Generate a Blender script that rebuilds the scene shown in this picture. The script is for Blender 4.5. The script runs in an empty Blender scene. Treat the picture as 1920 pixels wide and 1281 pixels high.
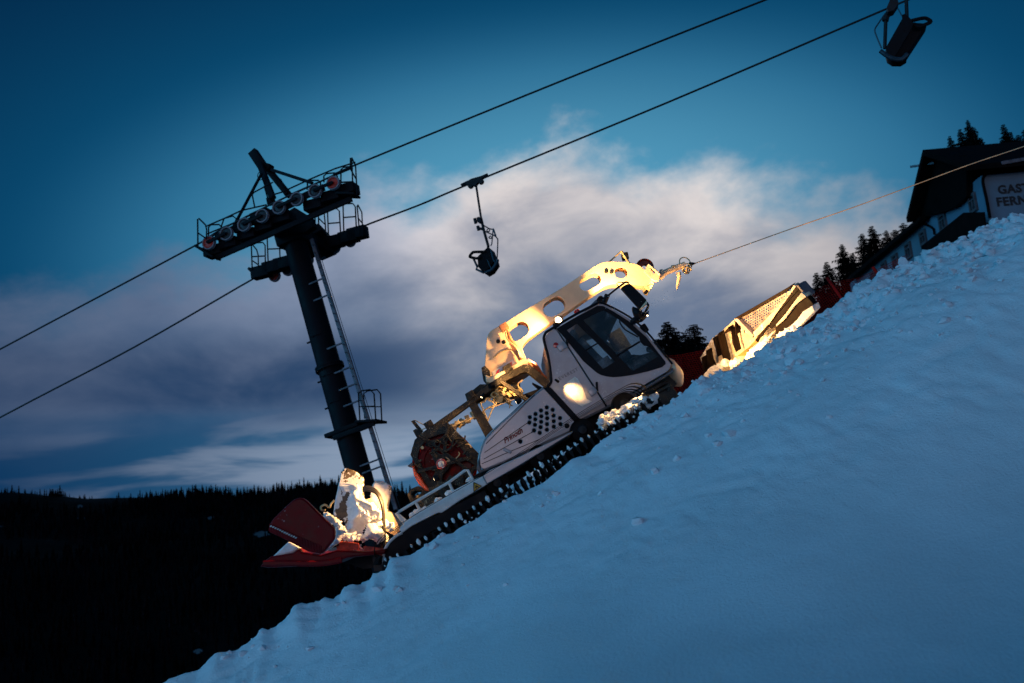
import bpy, bmesh, math, random
import numpy as np
from mathutils import Matrix, Vector, noise
R = math.radians
random.seed(7)
C = bpy.context.scene.collection
sc = bpy.context.scene

# ------------------------------------------------------------------ camera
PITCH, ROLL, LENS = 11.4, 5.0, 35.0
FPX = 1920 * LENS / 36.0
camd = bpy.data.cameras.new('camera'); cam = bpy.data.objects.new('camera', camd); C.objects.link(cam)
cam.matrix_world = Matrix.Rotation(R(90 + PITCH), 4, 'X') @ Matrix.Rotation(R(-ROLL), 4, 'Z')
camd.lens = LENS; camd.sensor_width = 36; camd.clip_start = 0.1; camd.clip_end = 9000
camd.dof.use_dof = True; camd.dof.focus_distance = 14.6; camd.dof.aperture_fstop = 1.6
sc.camera = cam

def ray(px, py):
    d = Vector(((px - 960) / FPX, (640.5 - py) / FPX, -1.0))
    return cam.matrix_world.to_3x3() @ d
def azel(px, py):
    d = ray(px, py).normalized()
    return math.atan2(d.x, d.y), math.asin(d.z)

# ------------------------------------------------------------------ colour / node helpers
def lin(r, g, b):
    f = lambda c: (c / 255 / 12.92) if c / 255 <= .04045 else ((c / 255 + .055) / 1.055) ** 2.4
    return (f(r), f(g), f(b), 1)
class NT:
    def __init__(s, tree): s.t = tree
    def n(s, typ, **kw):
        nd = s.t.nodes.new(typ)
        for k, v in kw.items(): setattr(nd, k, v)
        return nd
    def put(s, sock, v):
        if hasattr(v, 'is_output'): s.t.links.new(v, sock)
        elif v is not None: sock.default_value = v
    def m(s, op, a, b=None, c=None, clamp=False):
        nd = s.n('ShaderNodeMath', operation=op); nd.use_clamp = clamp
        s.put(nd.inputs[0], a); s.put(nd.inputs[1], b)
        if c is not None: s.put(nd.inputs[2], c)
        return nd.outputs[0]
    def mix(s, f, a, b, blend='MIX'):
        nd = s.n('ShaderNodeMix', data_type='RGBA', blend_type=blend)
        s.put(nd.inputs[0], f); s.put(nd.inputs[6], a); s.put(nd.inputs[7], b)
        return nd.outputs[2]
    def rng(s, v, a, b, c=0.0, d=1.0, smooth=True):
        nd = s.n('ShaderNodeMapRange'); nd.interpolation_type = 'SMOOTHSTEP' if smooth else 'LINEAR'
        for i, x in enumerate((v, a, b, c, d)): s.put(nd.inputs[i], x)
        return nd.outputs[0]
    def noise(s, vec, scale, detail=4, rough=.5, dist=0.0):
        nd = s.n('ShaderNodeTexNoise'); s.put(nd.inputs['Vector'], vec)
        nd.inputs['Scale'].default_value = scale; nd.inputs['Detail'].default_value = detail
        nd.inputs['Roughness'].default_value = rough; nd.inputs['Distortion'].default_value = dist
        return nd.outputs['Fac']
    def comb(s, x, y, z):
        nd = s.n('ShaderNodeCombineXYZ'); s.put(nd.inputs[0], x); s.put(nd.inputs[1], y); s.put(nd.inputs[2], z)
        return nd.outputs[0]

# ------------------------------------------------------------------ world: dusk sky with a cloud bank
SUN_EL, SUN_AZ, GLOW_AZ = 2.0, -176.0, -176.0
w = bpy.data.worlds.new('World'); sc.world = w; w.use_nodes = True
wt = w.node_tree; wt.nodes.clear(); q = NT(wt)
tc = q.n('ShaderNodeTexCoord'); sep = q.n('ShaderNodeSeparateXYZ'); wt.links.new(tc.outputs['Generated'], sep.inputs[0])
X, Y, Z = sep.outputs
az = q.m('ARCTAN2', X, Y); el = q.m('ARCSINE', Z)
# twilight glow: brightest in the west, fading with angle
gx, gy = azel(1010, 430)
g0 = Vector((math.sin(gx) * math.cos(gy), math.cos(gx) * math.cos(gy), math.sin(gy)))
dp = q.n('ShaderNodeVectorMath', operation='DOT_PRODUCT'); wt.links.new(tc.outputs['Generated'], dp.inputs[0]); dp.inputs[1].default_value = g0
ang2 = q.m('MULTIPLY', q.m('SUBTRACT', 1.0, dp.outputs['Value']), 2.0)
SIG = R(21)
g = q.m('EXPONENT', q.m('MULTIPLY', ang2, -1.0 / SIG ** 2))
da = q.m('DIVIDE', q.m('SUBTRACT', az, gx), .50); de = q.m('DIVIDE', q.m('SUBTRACT', el, gy - .03), .235)
gs_ = q.m('EXPONENT', q.m('MULTIPLY', q.m('ADD', q.m('MULTIPLY', da, da), q.m('MULTIPLY', de, de)), -1.0))
sky = q.mix(q.rng(gs_, 0.0, .55, smooth=False), lin(0, 22, 56), lin(14, 88, 130))
sky = q.mix(q.rng(gs_, .30, 1.0), sky, lin(84, 156, 190))
# cloud top outline as a curve over azimuth
tops = [(-400, 700), (0, 600), (150, 555), (330, 478), (430, 500), (560, 440), (690, 345), (780, 372), (930, 312), (1060, 285), (1180, 325), (1300, 322), (1420, 352), (1560, 385), (1700, 420), (1900, 520), (2300, 640)]
pts = [azel(*p) for p in tops]
fc = q.n('ShaderNodeFloatCurve'); cv = fc.mapping.curves[0]
AZ0, AZ1, EL0, EL1 = -.9, .9, -.1, .5
for i, (a, e) in enumerate(pts):
    x_, y_ = (a - AZ0) / (AZ1 - AZ0), (e - EL0) / (EL1 - EL0)
    if i < 2: cv.points[i].location = (x_, y_)
    else: cv.points.new(x_, y_)
fc.mapping.update()
wt.links.new(q.m('DIVIDE', q.m('SUBTRACT', az, AZ0), AZ1 - AZ0), fc.inputs['Value'])
top = q.m('ADD', q.m('MULTIPLY', fc.outputs[0], EL1 - EL0), EL0)
vec = q.comb(az, q.m('MULTIPLY', el, 1.5), 0.0)
n1 = q.noise(vec, 9.0, 9, .57, .1)
n2 = q.noise(q.comb(az, q.m('MULTIPLY', el, 1.9), 3.3), 6.0, 6, .55, .25)
n3 = q.noise(q.comb(q.m('MULTIPLY', az, .8), q.m('MULTIPLY', el, 5.0), 7.1), 6.0, 5, .5, .3)
below = q.m('SUBTRACT', top, el)
cover = q.rng(q.m('ADD', below, q.m('MULTIPLY', q.m('SUBTRACT', n1, .5), .15)), -.03, .042)
# brightness of the cloud body: bright heads, greyer belly, dark band, pale streaks low down
head = q.rng(q.m('ADD', below, q.m('MULTIPLY', q.m('SUBTRACT', n2, .5), .34)), .20, -.03)
ctr = q.rng(az, -.38, -.06)
ctr2 = q.rng(az, .62, .22)
lit = q.m('MULTIPLY', q.m('MULTIPLY', head, q.m('ADD', q.m('MULTIPLY', ctr, .5), .5)), ctr2)
belly = q.mix(ctr, lin(24, 78, 122), lin(98, 118, 146))
belly = q.mix(q.m('MULTIPLY', q.rng(n2, .40, .62), q.m('ADD', q.m('MULTIPLY', ctr, .5), .12)), belly, lin(104, 120, 148))
dark = q.m('MULTIPLY', q.rng(el, .235, .19), q.rng(el, .135, .165))
dark = q.m('MULTIPLY', dark, q.rng(az, .0, -.16))
belly = q.mix(q.m('MULTIPLY', dark, .7), belly, lin(0, 50, 92))
ccol = q.mix(lit, belly, q.mix(q.rng(az, -.22, .02), lin(160, 172, 198), lin(236, 226, 222)))
ccol = q.mix(q.m('ADD', q.m('MULTIPLY', g, .75), .36, clamp=True), lin(0, 38, 76), ccol)
skyc = q.mix(cover, sky, ccol)
# low sky below the bank: clear blue with pale streaks
low = q.m('MULTIPLY', q.rng(q.m('ADD', el, q.m('MULTIPLY', q.m('SUBTRACT', n3, .5), .06)), .155, .105), q.rng(az, .2, -.02))
lowc = q.mix(q.rng(n3, .44, .60), lin(48, 100, 138), lin(146, 164, 188))
lowc = q.mix(q.rng(az, -.56, -.10), lin(0, 46, 86), lowc)
skyc = q.mix(q.m('MULTIPLY', low, .85), skyc, lowc)
skyc = q.mix(q.rng(el, -.02, -.10), skyc, lin(6, 16, 30))
# behind the camera the sky is already night blue
# behind the camera: blue overhead, pink-grey afterglow low down
backc = q.mix(q.rng(el, .0, .60), (.04, .12, .22, 1), (.001, .042, .115, 1))
skyc = q.mix(q.rng(Y, .30, -.35), skyc, backc)
skyc = q.mix(q.m('MULTIPLY', q.rng(el, .60, 1.1), q.rng(Y, .75, .3)), skyc, (.001, .042, .115, 1))
# added blue glow, out of view at the left, to light the snow
gl = Vector((-.93, -.33, .15)).normalized(); dp2 = q.n('ShaderNodeVectorMath', operation='DOT_PRODUCT'); wt.links.new(tc.outputs['Generated'], dp2.inputs[0]); dp2.inputs[1].default_value = gl
g2 = q.m('EXPONENT', q.m('MULTIPLY', q.m('SUBTRACT', 1.0, dp2.outputs['Value']), -2.0 / .42 ** 2))
skyc = q.mix(g2, skyc, (.27, 1.42, 2.55, 1))
bg = q.n('ShaderNodeBackground'); wt.links.new(skyc, bg.inputs[0]); bg.inputs[1].default_value = 1.0
nish = q.n('ShaderNodeTexSky'); nish.sky_type = 'NISHITA'; nish.sun_disc = False
nish.sun_elevation = R(SUN_EL); nish.sun_rotation = R(SUN_AZ)
bg2 = q.n('ShaderNodeBackground'); wt.links.new(nish.outputs[0], bg2.inputs[0]); bg2.inputs[1].default_value = 0.0003
add = q.n('ShaderNodeAddShader'); wt.links.new(bg.outputs[0], add.inputs[0]); wt.links.new(bg2.outputs[0], add.inputs[1])
out = q.n('ShaderNodeOutputWorld'); wt.links.new(add.outputs[0], out.inputs[0])
w.cycles.sampling_method = 'AUTOMATIC'

sund = bpy.data.lights.new('sun', 'SUN'); sund.energy = 0.22; sund.angle = R(14); sund.color = (1.0, .78, .84)
sun = bpy.data.objects.new('sun', sund); C.objects.link(sun)
# the after-glow behind the photographer's left shoulder, very soft
sdir = Vector((math.sin(R(GLOW_AZ)) * math.cos(R(4)), math.cos(R(GLOW_AZ)) * math.cos(R(4)), math.sin(R(4))))
sun.rotation_euler = sdir.to_track_quat('Z', 'Y').to_euler()

sc.view_settings.view_transform = 'Standard'; sc.view_settings.look = 'None'; sc.view_settings.exposure = 0.0; sc.view_settings.gamma = 1.0

# ------------------------------------------------------------------ materials
def M(name, col, rough=.5, metal=0., var=.25, scale=3., bump=0., bscale=40., speck=None, speckcol=(.8, .82, .85, 1), coat=0., spec=.5):
    m = bpy.data.materials.new(name); m.use_nodes = True; t = m.node_tree; q = NT(t)
    b = t.nodes['Principled BSDF']; tc = q.n('ShaderNodeTexCoord').outputs['Object']
    n = q.noise(tc, scale, 5, .6)
    c0 = tuple(max(0, c * (1 - var)) for c in col[:3]) + (1,); c1 = tuple(min(1, c * (1 + var)) for c in col[:3]) + (1,)
    c = q.mix(q.rng(n, .35, .65), c0, c1)
    if speck:
        sn = q.noise(tc, speck[0], 3, .7); big = q.noise(tc, speck[0] * .12, 2, .5)
        f = q.rng(q.m('ADD', sn, q.m('MULTIPLY', q.m('SUBTRACT', big, .5), .5)), speck[1], speck[1] + .03)
        c = q.mix(f, c, speckcol)
    q.put(b.inputs['Base Color'], c)
    rr = q.rng(n, .3, .7, rough * .8, min(1, rough * 1.2))
    q.put(b.inputs['Roughness'], rr); b.inputs['Metallic'].default_value = metal; b.inputs['Coat Weight'].default_value = coat; b.inputs['Specular IOR Level'].default_value = spec
    if bump:
        bn = q.n('ShaderNodeBump'); bn.inputs['Strength'].default_value = bump; bn.inputs['Distance'].default_value = .02
        t.links.new(q.noise(tc, bscale, 6, .65), bn.inputs['Height']); t.links.new(bn.outputs[0], b.inputs['Normal'])
    return m
silver = M('silver_paint', (.36, .33, .335), .36, .25, .16, 1.6, speck=(38, .69), speckcol=(.6, .58, .58, 1), coat=.15, bump=.06)
silver_dk = M('grey_paint', (.11, .10, .105), .45, .2, .15, 3, speck=(40, .68))
black = M('black_rubber', (.008, .008, .010), .6, 0, .3, 6, spec=.15)
frost = M('frosted_black_steel', (.026, .020, .013), .5, .3, .5, 9, bump=.6, bscale=60, speck=(60, .66), speckcol=(.45, .36, .22, 1))
steel = M('dark_steel', (.016, .017, .02), .5, .2, .35, 5, spec=.25)
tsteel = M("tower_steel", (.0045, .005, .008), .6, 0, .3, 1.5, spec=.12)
galv = M('galvanised_steel', (.13, .12, .14), .55, .4, .35, 4, speck=(9, .62), speckcol=(.03, .03, .03, 1))
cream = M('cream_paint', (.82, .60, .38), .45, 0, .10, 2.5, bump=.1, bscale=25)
redp = M('red_paint', (.15, .002, .004), .42, 0, .3, 4, spec=.14, speck=(26, .74))
drum = M('red_drum_paint', (.22, .010, .006), .5, 0, .5, 5, speck=(40, .70), spec=.12)
redlens = M('red_lens', (.6, .02, .02), .2, 0, .1)
whitep = M('white_paint', (.75, .72, .68), .45, 0, .12, 5, speck=(30, .72))
snowm = M('packed_snow', (.80, .83, .87), .75, 0, .05, .7, bump=.55, bscale=38, spec=.2)
for nd_ in snowm.node_tree.nodes:
    if nd_.type == 'BUMP': nd_.inputs['Distance'].default_value = .03
icem = M('ice_crust', (.86, .86, .85), .6, 0, .08, 9, bump=.6, bscale=22)
brown = M('frosted_flap', (.12, .085, .05), .55, 0, .4, 7, bump=.3, bscale=30, speck=(5.0, .43), speckcol=(.88, .87, .84, 1))
brass = M('weathered_fittings', (.55, .42, .22), .5, .35, .35, 12)
hosem = M('hose_rubber', (.02, .018, .016), .4, 0, .3, 8)
yellow = M('warning_yellow', (.75, .45, .03), .45)
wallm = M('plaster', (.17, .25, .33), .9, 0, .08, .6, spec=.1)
wood = M('dark_timber', (.006, .004, .004), .8, 0, .4, 1.2, spec=.06)
pane_dk = M('dark_window_glass', (.03, .045, .06), .12, 0, .2)
frame_w = M('window_frame', (.10, .08, .09), .6)
textb = M('dark_lettering', (.015, .015, .02), .6, 0, .1)
crownm = M('spruce_needles', (.006, .009, .009), .9, 0, .5, 1.5, spec=.05)
barkm = M('bark', (.03, .022, .018), .9, 0, .3, 3)
seatm = M('seat_cloth', (.03, .035, .05), .8, 0, .3, 9)
screenm = M('frosted_panel', (.16, .19, .24), .5, 0, .35, 22)
netm = M('red_net', (.20, .010, .010), .8, 0, .2, 3, spec=.1)
ropem = M('wire_rope', (.015, .015, .018), .5, .5, .2, 30)
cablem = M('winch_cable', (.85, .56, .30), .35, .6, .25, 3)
seatblk = M('chair_shell', (.006, .006, .008), .6, 0, .3, 4, spec=.12)
bluest = M('painted_tube', (.03, .055, .075), .4, .4, .2, 6)
treadm = M('track_rubber', (.009, .008, .008), .75, 0, .4, 6, spec=.15)
def emis(name, col, st):
    m = bpy.data.materials.new(name); m.use_nodes = True; b = m.node_tree.nodes['Principled BSDF']
    b.inputs['Emission Color'].default_value = col; b.inputs['Emission Strength'].default_value = st
    nd = NT(m.node_tree); nz = nd.noise(nd.n('ShaderNodeTexCoord').outputs['Object'], 60, 2)
    nd.put(b.inputs['Base Color'], nd.mix(nz, (.8, .8, .8, 1), (1, 1, 1, 1))); return m
lampm = emis('lamp_lens', (1, .72, .38, 1), 14)
glassm = bpy.data.materials.new('cab_glass'); glassm.use_nodes = True
_t = glassm.node_tree; _q = NT(_t); _t.nodes.clear()
_g = _q.n('ShaderNodeBsdfGlossy'); _g.inputs['Roughness'].default_value = .04; _g.inputs['Color'].default_value = (.75, .8, .85, 1)
_tr = _q.n('ShaderNodeBsdfTransparent'); _tr.inputs['Color'].default_value = (.78, .84, .86, 1)
_df = _q.n('ShaderNodeBsdfDiffuse'); _df.inputs['Color'].default_value = (.5, .52, .55, 1)
_mx = _q.n('ShaderNodeMixShader'); _fr = _q.n('ShaderNodeFresnel'); _fr.inputs[0].default_value = 1.5
_t.links.new(_fr.outputs[0], _mx.inputs[0]); _t.links.new(_tr.outputs[0], _mx.inputs[1]); _t.links.new(_g.outputs[0], _mx.inputs[2])
_m2 = _q.n('ShaderNodeMixShader'); _tcn = _q.n('ShaderNodeTexCoord').outputs['Object']
_f2 = _q.rng(_q.noise(_tcn, 5, 6, .75), .45, .75, .01, .20)
_t.links.new(_f2, _m2.inputs[0]); _t.links.new(_mx.outputs[0], _m2.inputs[1]); _t.links.new(_df.outputs[0], _m2.inputs[2])
_o = _q.n('ShaderNodeOutputMaterial'); _t.links.new(_m2.outputs[0], _o.inputs[0])

# ------------------------------------------------------------------ mesh helpers
def tag(o, label=None, cat=None, group=None, kind=None):
    if label: o['label'] = label
    if cat: o['category'] = cat
    if group: o['group'] = group
    if kind: o['kind'] = kind
    return o
def empty(name, mat4, label, cat, group=None):
    o = bpy.data.objects.new(name, None); C.objects.link(o); o.matrix_world = mat4
    return tag(o, label, cat, group)
def mesh_obj(name, verts, faces, mat, parent=None, smooth=40, local=None):
    me = bpy.data.meshes.new(name)
    me.from_pydata([tuple(v) for v in verts], [], faces); me.update()
    if smooth:
        me.polygons.foreach_set('use_smooth', [True] * len(me.polygons)); me.set_sharp_from_angle(angle=R(smooth))
    me.materials.append(mat)
    o = bpy.data.objects.new(name, me); C.objects.link(o)
    if parent: o.parent = parent
    if local is not None: o.matrix_local = local
    return o
def rounded(pts, r, n=4):
    out = []; N = len(pts)
    rs = r if isinstance(r, (list, tuple)) else [r] * N
    for i in range(N):
        p0, p, p1 = Vector(pts[i - 1]), Vector(pts[i]), Vector(pts[(i + 1) % N])
        a, b = p0 - p, p1 - p; la, lb = a.length, b.length
        if la < 1e-6 or lb < 1e-6: continue
        d = min(rs[i], la * .48, lb * .48)
        if d < 1e-4: out.append(tuple(p)); continue
        s, e = p + a / la * d, p + b / lb * d
        for k in range(n + 1):
            t = k / n; out.append(tuple(s * (1 - t) ** 2 + p * 2 * t * (1 - t) + e * t * t))
    return out
def spline(pts, n=6):
    P = [Vector(p) for p in pts]; P = [P[0] * 2 - P[1]] + P + [P[-1] * 2 - P[-2]]; out = []
    for i in range(1, len(P) - 2):
        for k in range(n):
            t = k / n; a, b, c, d = P[i - 1:i + 3]
            out.append(.5 * ((2 * b) + (-a + c) * t + (2 * a - 5 * b + 4 * c - d) * t * t + (-a + 3 * b - 3 * c + d) * t ** 3))
    out.append(P[-2]); return out
def circ(c, r, n=20): return [(c[0] + r * math.cos(2 * math.pi * k / n), c[1] + r * math.sin(2 * math.pi * k / n)) for k in range(n)]
def stadium(a, b, r, n=8):
    a, b = Vector(a), Vector(b); ang = math.atan2(b.y - a.y, b.x - a.x)
    return [(b.x + r * math.cos(ang - math.pi / 2 + math.pi * k / n), b.y + r * math.sin(ang - math.pi / 2 + math.pi * k / n)) for k in range(n + 1)] + \
           [(a.x + r * math.cos(ang + math.pi / 2 + math.pi * k / n), a.y + r * math.sin(ang + math.pi / 2 + math.pi * k / n)) for k in range(n + 1)]
def flat(outline, th, holes=(), bevel=0.):
    cu = bpy.data.curves.new('c', 'CURVE'); cu.dimensions = '2D'; cu.fill_mode = 'BOTH'
    cu.extrude = max(0, th / 2 - bevel); cu.bevel_depth = bevel; cu.bevel_resolution = 1; cu.offset = -bevel
    for poly in [outline] + list(holes):
        s = cu.splines.new('POLY'); s.points.add(len(poly) - 1); s.use_cyclic_u = True
        for k, p in enumerate(poly): s.points[k].co = (p[0], p[1], 0, 1)
    o = bpy.data.objects.new('c', cu); me = bpy.data.meshes.new_from_object(o)
    v = [tuple(x.co) for x in me.vertices]; f = [tuple(p.vertices) for p in me.polygons]
    bpy.data.objects.remove(o); bpy.data.meshes.remove(me); bpy.data.curves.remove(cu)
    return v, f
def toY(Y0): return lambda v: (v[0], Y0 - v[2], v[1])
def toX(X0): return lambda v: (X0 + v[2], v[0], v[1])
class MB:
    def __init__(s): s.v = []; s.f = []
    def add(s, v, f, fn=None):
        k = len(s.v); s.v += [tuple(fn(x)) if fn else tuple(x) for x in v]; s.f += [tuple(i + k for i in p) for p in f]; return s
    def plate(s, outline, th, fn, holes=(), bevel=0.): return s.add(*flat(outline, th, holes, bevel), fn)
    def box(s, c, size, rot=None, mat=None, bevel=0.):
        bm = bmesh.new(); bmesh.ops.create_cube(bm, size=1)
        bmesh.ops.scale(bm, vec=size, verts=bm.verts)
        if bevel: bmesh.ops.bevel(bm, geom=list(bm.edges), offset=bevel, segments=2, affect='EDGES', profile=.6)
        T = Matrix.Translation(c) @ (rot.to_4x4() if rot else Matrix.Identity(4))
        if mat: T = mat @ T
        bm.verts.ensure_lookup_table(); bm.verts.index_update()
        s.add([T @ x.co for x in bm.verts], [tuple(x.index for x in p.verts) for p in bm.faces]); bm.free(); return s
    def tube(s, pts, r, n=7, cap=True, closed=False):
        P = [Vector(p) for p in pts]; N = len(P); rs = r if isinstance(r, (list, tuple)) else [r] * N
        k0 = len(s.v); up = None
        for i, p in enumerate(P):
            if closed: d = P[(i + 1) % N] - P[i - 1]
            else: d = P[min(i + 1, N - 1)] - P[max(i - 1, 0)]
            if d.length < 1e-9: d = Vector((1, 0, 0))
            d.normalize()
            if up is None: up = d.orthogonal().normalized()
            else:
                up = up - d * up.dot(d)
                up = up.normalized() if up.length > 1e-6 else d.orthogonal().normalized()
            sd = d.cross(up)
            for k in range(n):
                a = 2 * math.pi * k / n; s.v.append(tuple(p + (up * math.cos(a) + sd * math.sin(a)) * rs[i]))
        L = N if closed else N - 1
        for i in range(L):
            for k in range(n):
                a, b = k0 + i * n + k, k0 + i * n + (k + 1) % n; c, d = k0 + ((i + 1) % N) * n + (k + 1) % n, k0 + ((i + 1) % N) * n + k
                s.f.append((a, b, c, d))
        if cap and not closed:
            s.f.append(tuple(k0 + k for k in range(n))[::-1]); s.f.append(tuple(k0 + (N - 1) * n + k for k in range(n)))
        return s
    def bar(s, a, b, w, h, upv=(0, 1, 0)):
        a, b = Vector(a), Vector(b); d = b - a; L = d.length; d.normalize(); u = Vector(upv); u = (u - d * u.dot(d)).normalized(); x = d.cross(u)
        Rm = Matrix((d, u, x)).transposed()
        return s.box((a + b) / 2, (L, w, h), Rm, bevel=min(w, h) * .12)
    def disc(s, c, axis, prof, n=28):
        # lathe: prof = [(radius, offset along axis)]
        A = Vector(axis).normalized(); u = A.orthogonal().normalized(); v = A.cross(u); c = Vector(c); k0 = len(s.v)
        for r, o in prof:
            for k in range(n):
                a = 2 * math.pi * k / n; s.v.append(tuple(c + A * o + (u * math.cos(a) + v * math.sin(a)) * r))
        for i in range(len(prof) - 1):
            for k in range(n): s.f.append((k0 + i * n + k, k0 + i * n + (k + 1) % n, k0 + (i + 1) * n + (k + 1) % n, k0 + (i + 1) * n + k))
        return s
    def lump(s, c, rad, seed=0, sub=3, amp=.25, fr=1.6):
        bm = bmesh.new(); bmesh.ops.create_icosphere(bm, subdivisions=sub, radius=1)
        off = Vector((seed * 3.7, seed * 1.3, seed * 7.1)); c = Vector(c)
        for x in bm.verts:
            k = 1 + amp * noise.noise(x.co * fr + off) * 2 + amp * .5 * noise.noise(x.co * fr * 3 + off)
            x.co = Vector((x.co.x * rad[0], x.co.y * rad[1], x.co.z * rad[2])) * k + c
        bm.verts.index_update(); s.add([x.co.copy() for x in bm.verts], [tuple(x.index for x in p.verts) for p in bm.faces]); bm.free(); return s
    def build(s, name, mat, parent=None, smooth=40, local=None): return mesh_obj(name, s.v, s.f, mat, parent, smooth, local)
def split_build(mb, name, mat, parent, gap=.03, smooth=40, local=None):
    n = len(mb.v); par = list(range(n))
    def fd(i):
        while par[i] != i: par[i] = par[par[i]]; i = par[i]
        return i
    for f in mb.f:
        r0 = fd(f[0])
        for k in f[1:]: par[fd(k)] = r0
    bb = {}
    for i in range(n):
        r_ = fd(i); v = mb.v[i]
        if r_ not in bb: bb[r_] = [list(v), list(v)]
        else:
            for a in range(3): bb[r_][0][a] = min(bb[r_][0][a], v[a]); bb[r_][1][a] = max(bb[r_][1][a], v[a])
    ks = list(bb); g_ = {k: k for k in ks}
    def fg(k):
        while g_[k] != k: k = g_[k]
        return k
    for i, a in enumerate(ks):
        for c_ in ks[i + 1:]:
            if all(bb[a][0][x] - gap <= bb[c_][1][x] and bb[c_][0][x] - gap <= bb[a][1][x] for x in range(3)): g_[fg(c_)] = fg(a)
    grp = {}
    for i in range(n): grp.setdefault(fg(fd(i)), {})[i] = len(grp.get(fg(fd(i)), {}))
    for root, idx in grp.items():
        fs = [tuple(idx[k] for k in f) for f in mb.f if f[0] in idx]
        mesh_obj(name, [mb.v[i] for i in idx], fs, mat, parent, smooth, local)
def drift(mb, fr, pix, Y0, depth, seed=0, step=.022, edge=.15, back=.5):
    P_ = [Vector(fr.y(p, Y0)) for p in pix]; n = len(P_)
    x0, x1 = min(p.x for p in P_), max(p.x for p in P_); z0, z1 = min(p.y for p in P_), max(p.y for p in P_)
    def dist(p):
        c_ = False; dm = 9
        for i in range(n):
            a, b = P_[i], P_[i - 1]; ab = b - a; t_ = max(0, min(1, (p - a).dot(ab) / max(ab.dot(ab), 1e-9))); dm = min(dm, (p - a - ab * t_).length)
            if (a.y > p.y) != (b.y > p.y) and p.x < (b.x - a.x) * (p.y - a.y) / (b.y - a.y) + a.x: c_ = not c_
        return dm if c_ else -dm
    nx, nz = int((x1 - x0) / step) + 3, int((z1 - z0) / step) + 3; idx = {}
    for i in range(nx):
        for j in range(nz):
            p = Vector((x0 + (i - 1) * step, z0 + (j - 1) * step)); q_ = Vector((p.x * 3.1 + seed, seed * 2.3, p.y * 3.1))
            d = dist(p) + .05 * noise.noise(q_ * 3)
            if d < -.012: continue
            e = math.sqrt(max(0, min(1, d / edge))); f = noise.fractal(q_ * 1.4, .8, 2.1, 5); f2 = abs(noise.noise(q_ * 4.5))
            yy = Y0 - depth * e * (.62 + .48 * f + .22 * f2); k = len(mb.v); sx_ = .012 * noise.noise(q_ * 11)
            mb.v += [(p.x + sx_, yy, p.y - sx_), (p.x, Y0 + depth * back * e + .004, p.y)]; idx[i, j] = k
    for (i, j), k in list(idx.items()):
        a, b, c_ = idx.get((i + 1, j)), idx.get((i + 1, j + 1)), idx.get((i, j + 1))
        if a is not None and b is not None and c_ is not None: mb.f.append((k, a, b, c_)); mb.f.append((k + 1, c_ + 1, b + 1, a + 1))
def text_mesh(txt, size, shear=0., th=.004, bold=0., spacing=1.0):
    cu = bpy.data.curves.new('t', 'FONT'); cu.body = txt; cu.size = size; cu.shear = shear; cu.extrude = th / 2; cu.offset = bold; cu.space_character = spacing
    o = bpy.data.objects.new('t', cu); me = bpy.data.meshes.new_from_object(o)
    v = [tuple(x.co) for x in me.vertices]; f = [tuple(p.vertices) for p in me.polygons]
    bpy.data.objects.remove(o); bpy.data.meshes.remove(me); bpy.data.curves.remove(cu); return v, f
def K(ox, oy, sc_): return lambda x, y: (ox + x / sc_, oy + y / sc_)
k1 = K(880, 440, 3.767); k2 = K(700, 640, 4.002); k3 = K(470, 820, 4.575); k4 = K(350, 260, 4.27); k5 = K(560, 440, 2.463)
k6 = K(1280, 460, 4.575); k7 = K(1480, 200, 3.559); k8 = K(1600, 0, 9.856); kc = K(850, 310, 5.825); kk = K(1140, 440, 8.005)
kb = K(1000, 560, 5.338); kt = K(680, 820, 3.84); kw = K(700, 680, 4.27)

class Fr:
    def __init__(s, M4): s.M = M4; s.i = M4.inverted(); s.o = s.i @ Vector((0, 0, 0)); s.r = s.i.to_3x3()
    def hit(s, p, axis, val):
        d = s.r @ ray(*p); k = (val - s.o[axis]) / d[axis]; return s.o + d * k
    def y(s, p, Y0): v = s.hit(p, 1, Y0); return (v.x, v.z)
    def y3(s, p, Y0): return s.hit(p, 1, Y0)
    def ys(s, ps, Y0): return [s.y(p, Y0) for p in ps]

# ------------------------------------------------------------------ slope frame
PHI, TH = R(1.0), R(26.8)
Fv = Vector((math.cos(PHI) * math.cos(TH), math.sin(PHI) * math.cos(TH), math.sin(TH)))
Lv = Vector((math.sin(PHI), -math.cos(PHI), 0)); Nv = Lv.cross(Fv)
def sth(s, t, h): return Fv * s + Lv * t + Nv * h

# ------------------------------------------------------------------ numpy noise
def vnoise(x, y, seed=0):
    xi = np.floor(x).astype(np.int64); yi = np.floor(y).astype(np.int64); fx = x - xi; fy = y - yi
    fx = fx * fx * (3 - 2 * fx); fy = fy * fy * (3 - 2 * fy)
    def h(a, b):
        n = (a * 374761393 + b * 668265263 + seed * 1274126177) & 0xffffffff
        n = ((n ^ (n >> 13)) * 1274126177) & 0xffffffff; return ((n ^ (n >> 16)) & 0xffff) / 65535.0
    return (h(xi, yi) * (1 - fx) + h(xi + 1, yi) * fx) * (1 - fy) + (h(xi, yi + 1) * (1 - fx) + h(xi + 1, yi + 1) * fx) * fy
def fbm(x, y, o=4, seed=0):
    r = 0; a = .5
    for i in range(o): r = r + a * vnoise(x * 2 ** i + i * 17.3, y * 2 ** i - i * 9.1, seed + i); a *= .5
    return r
def billow(x, y, o=3, seed=0):
    r = 0; a = 1.0
    for i in range(o): r = r + a * (1 - np.abs(2 * vnoise(x * 2.1 ** i + i * 5.3, y * 2.1 ** i + 3.1 * i, seed + i) - 1)); a *= .45
    return r
def puff(x, y, o=3, seed=0):
    r = 0; a = 1.0
    for i in range(o): r = r + a * np.sqrt(np.abs(2 * vnoise(x * 2.2 ** i + i * 5.3, y * 2.2 ** i + 3.1 * i, seed + i) - 1)); a *= .45
    return r
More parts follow.
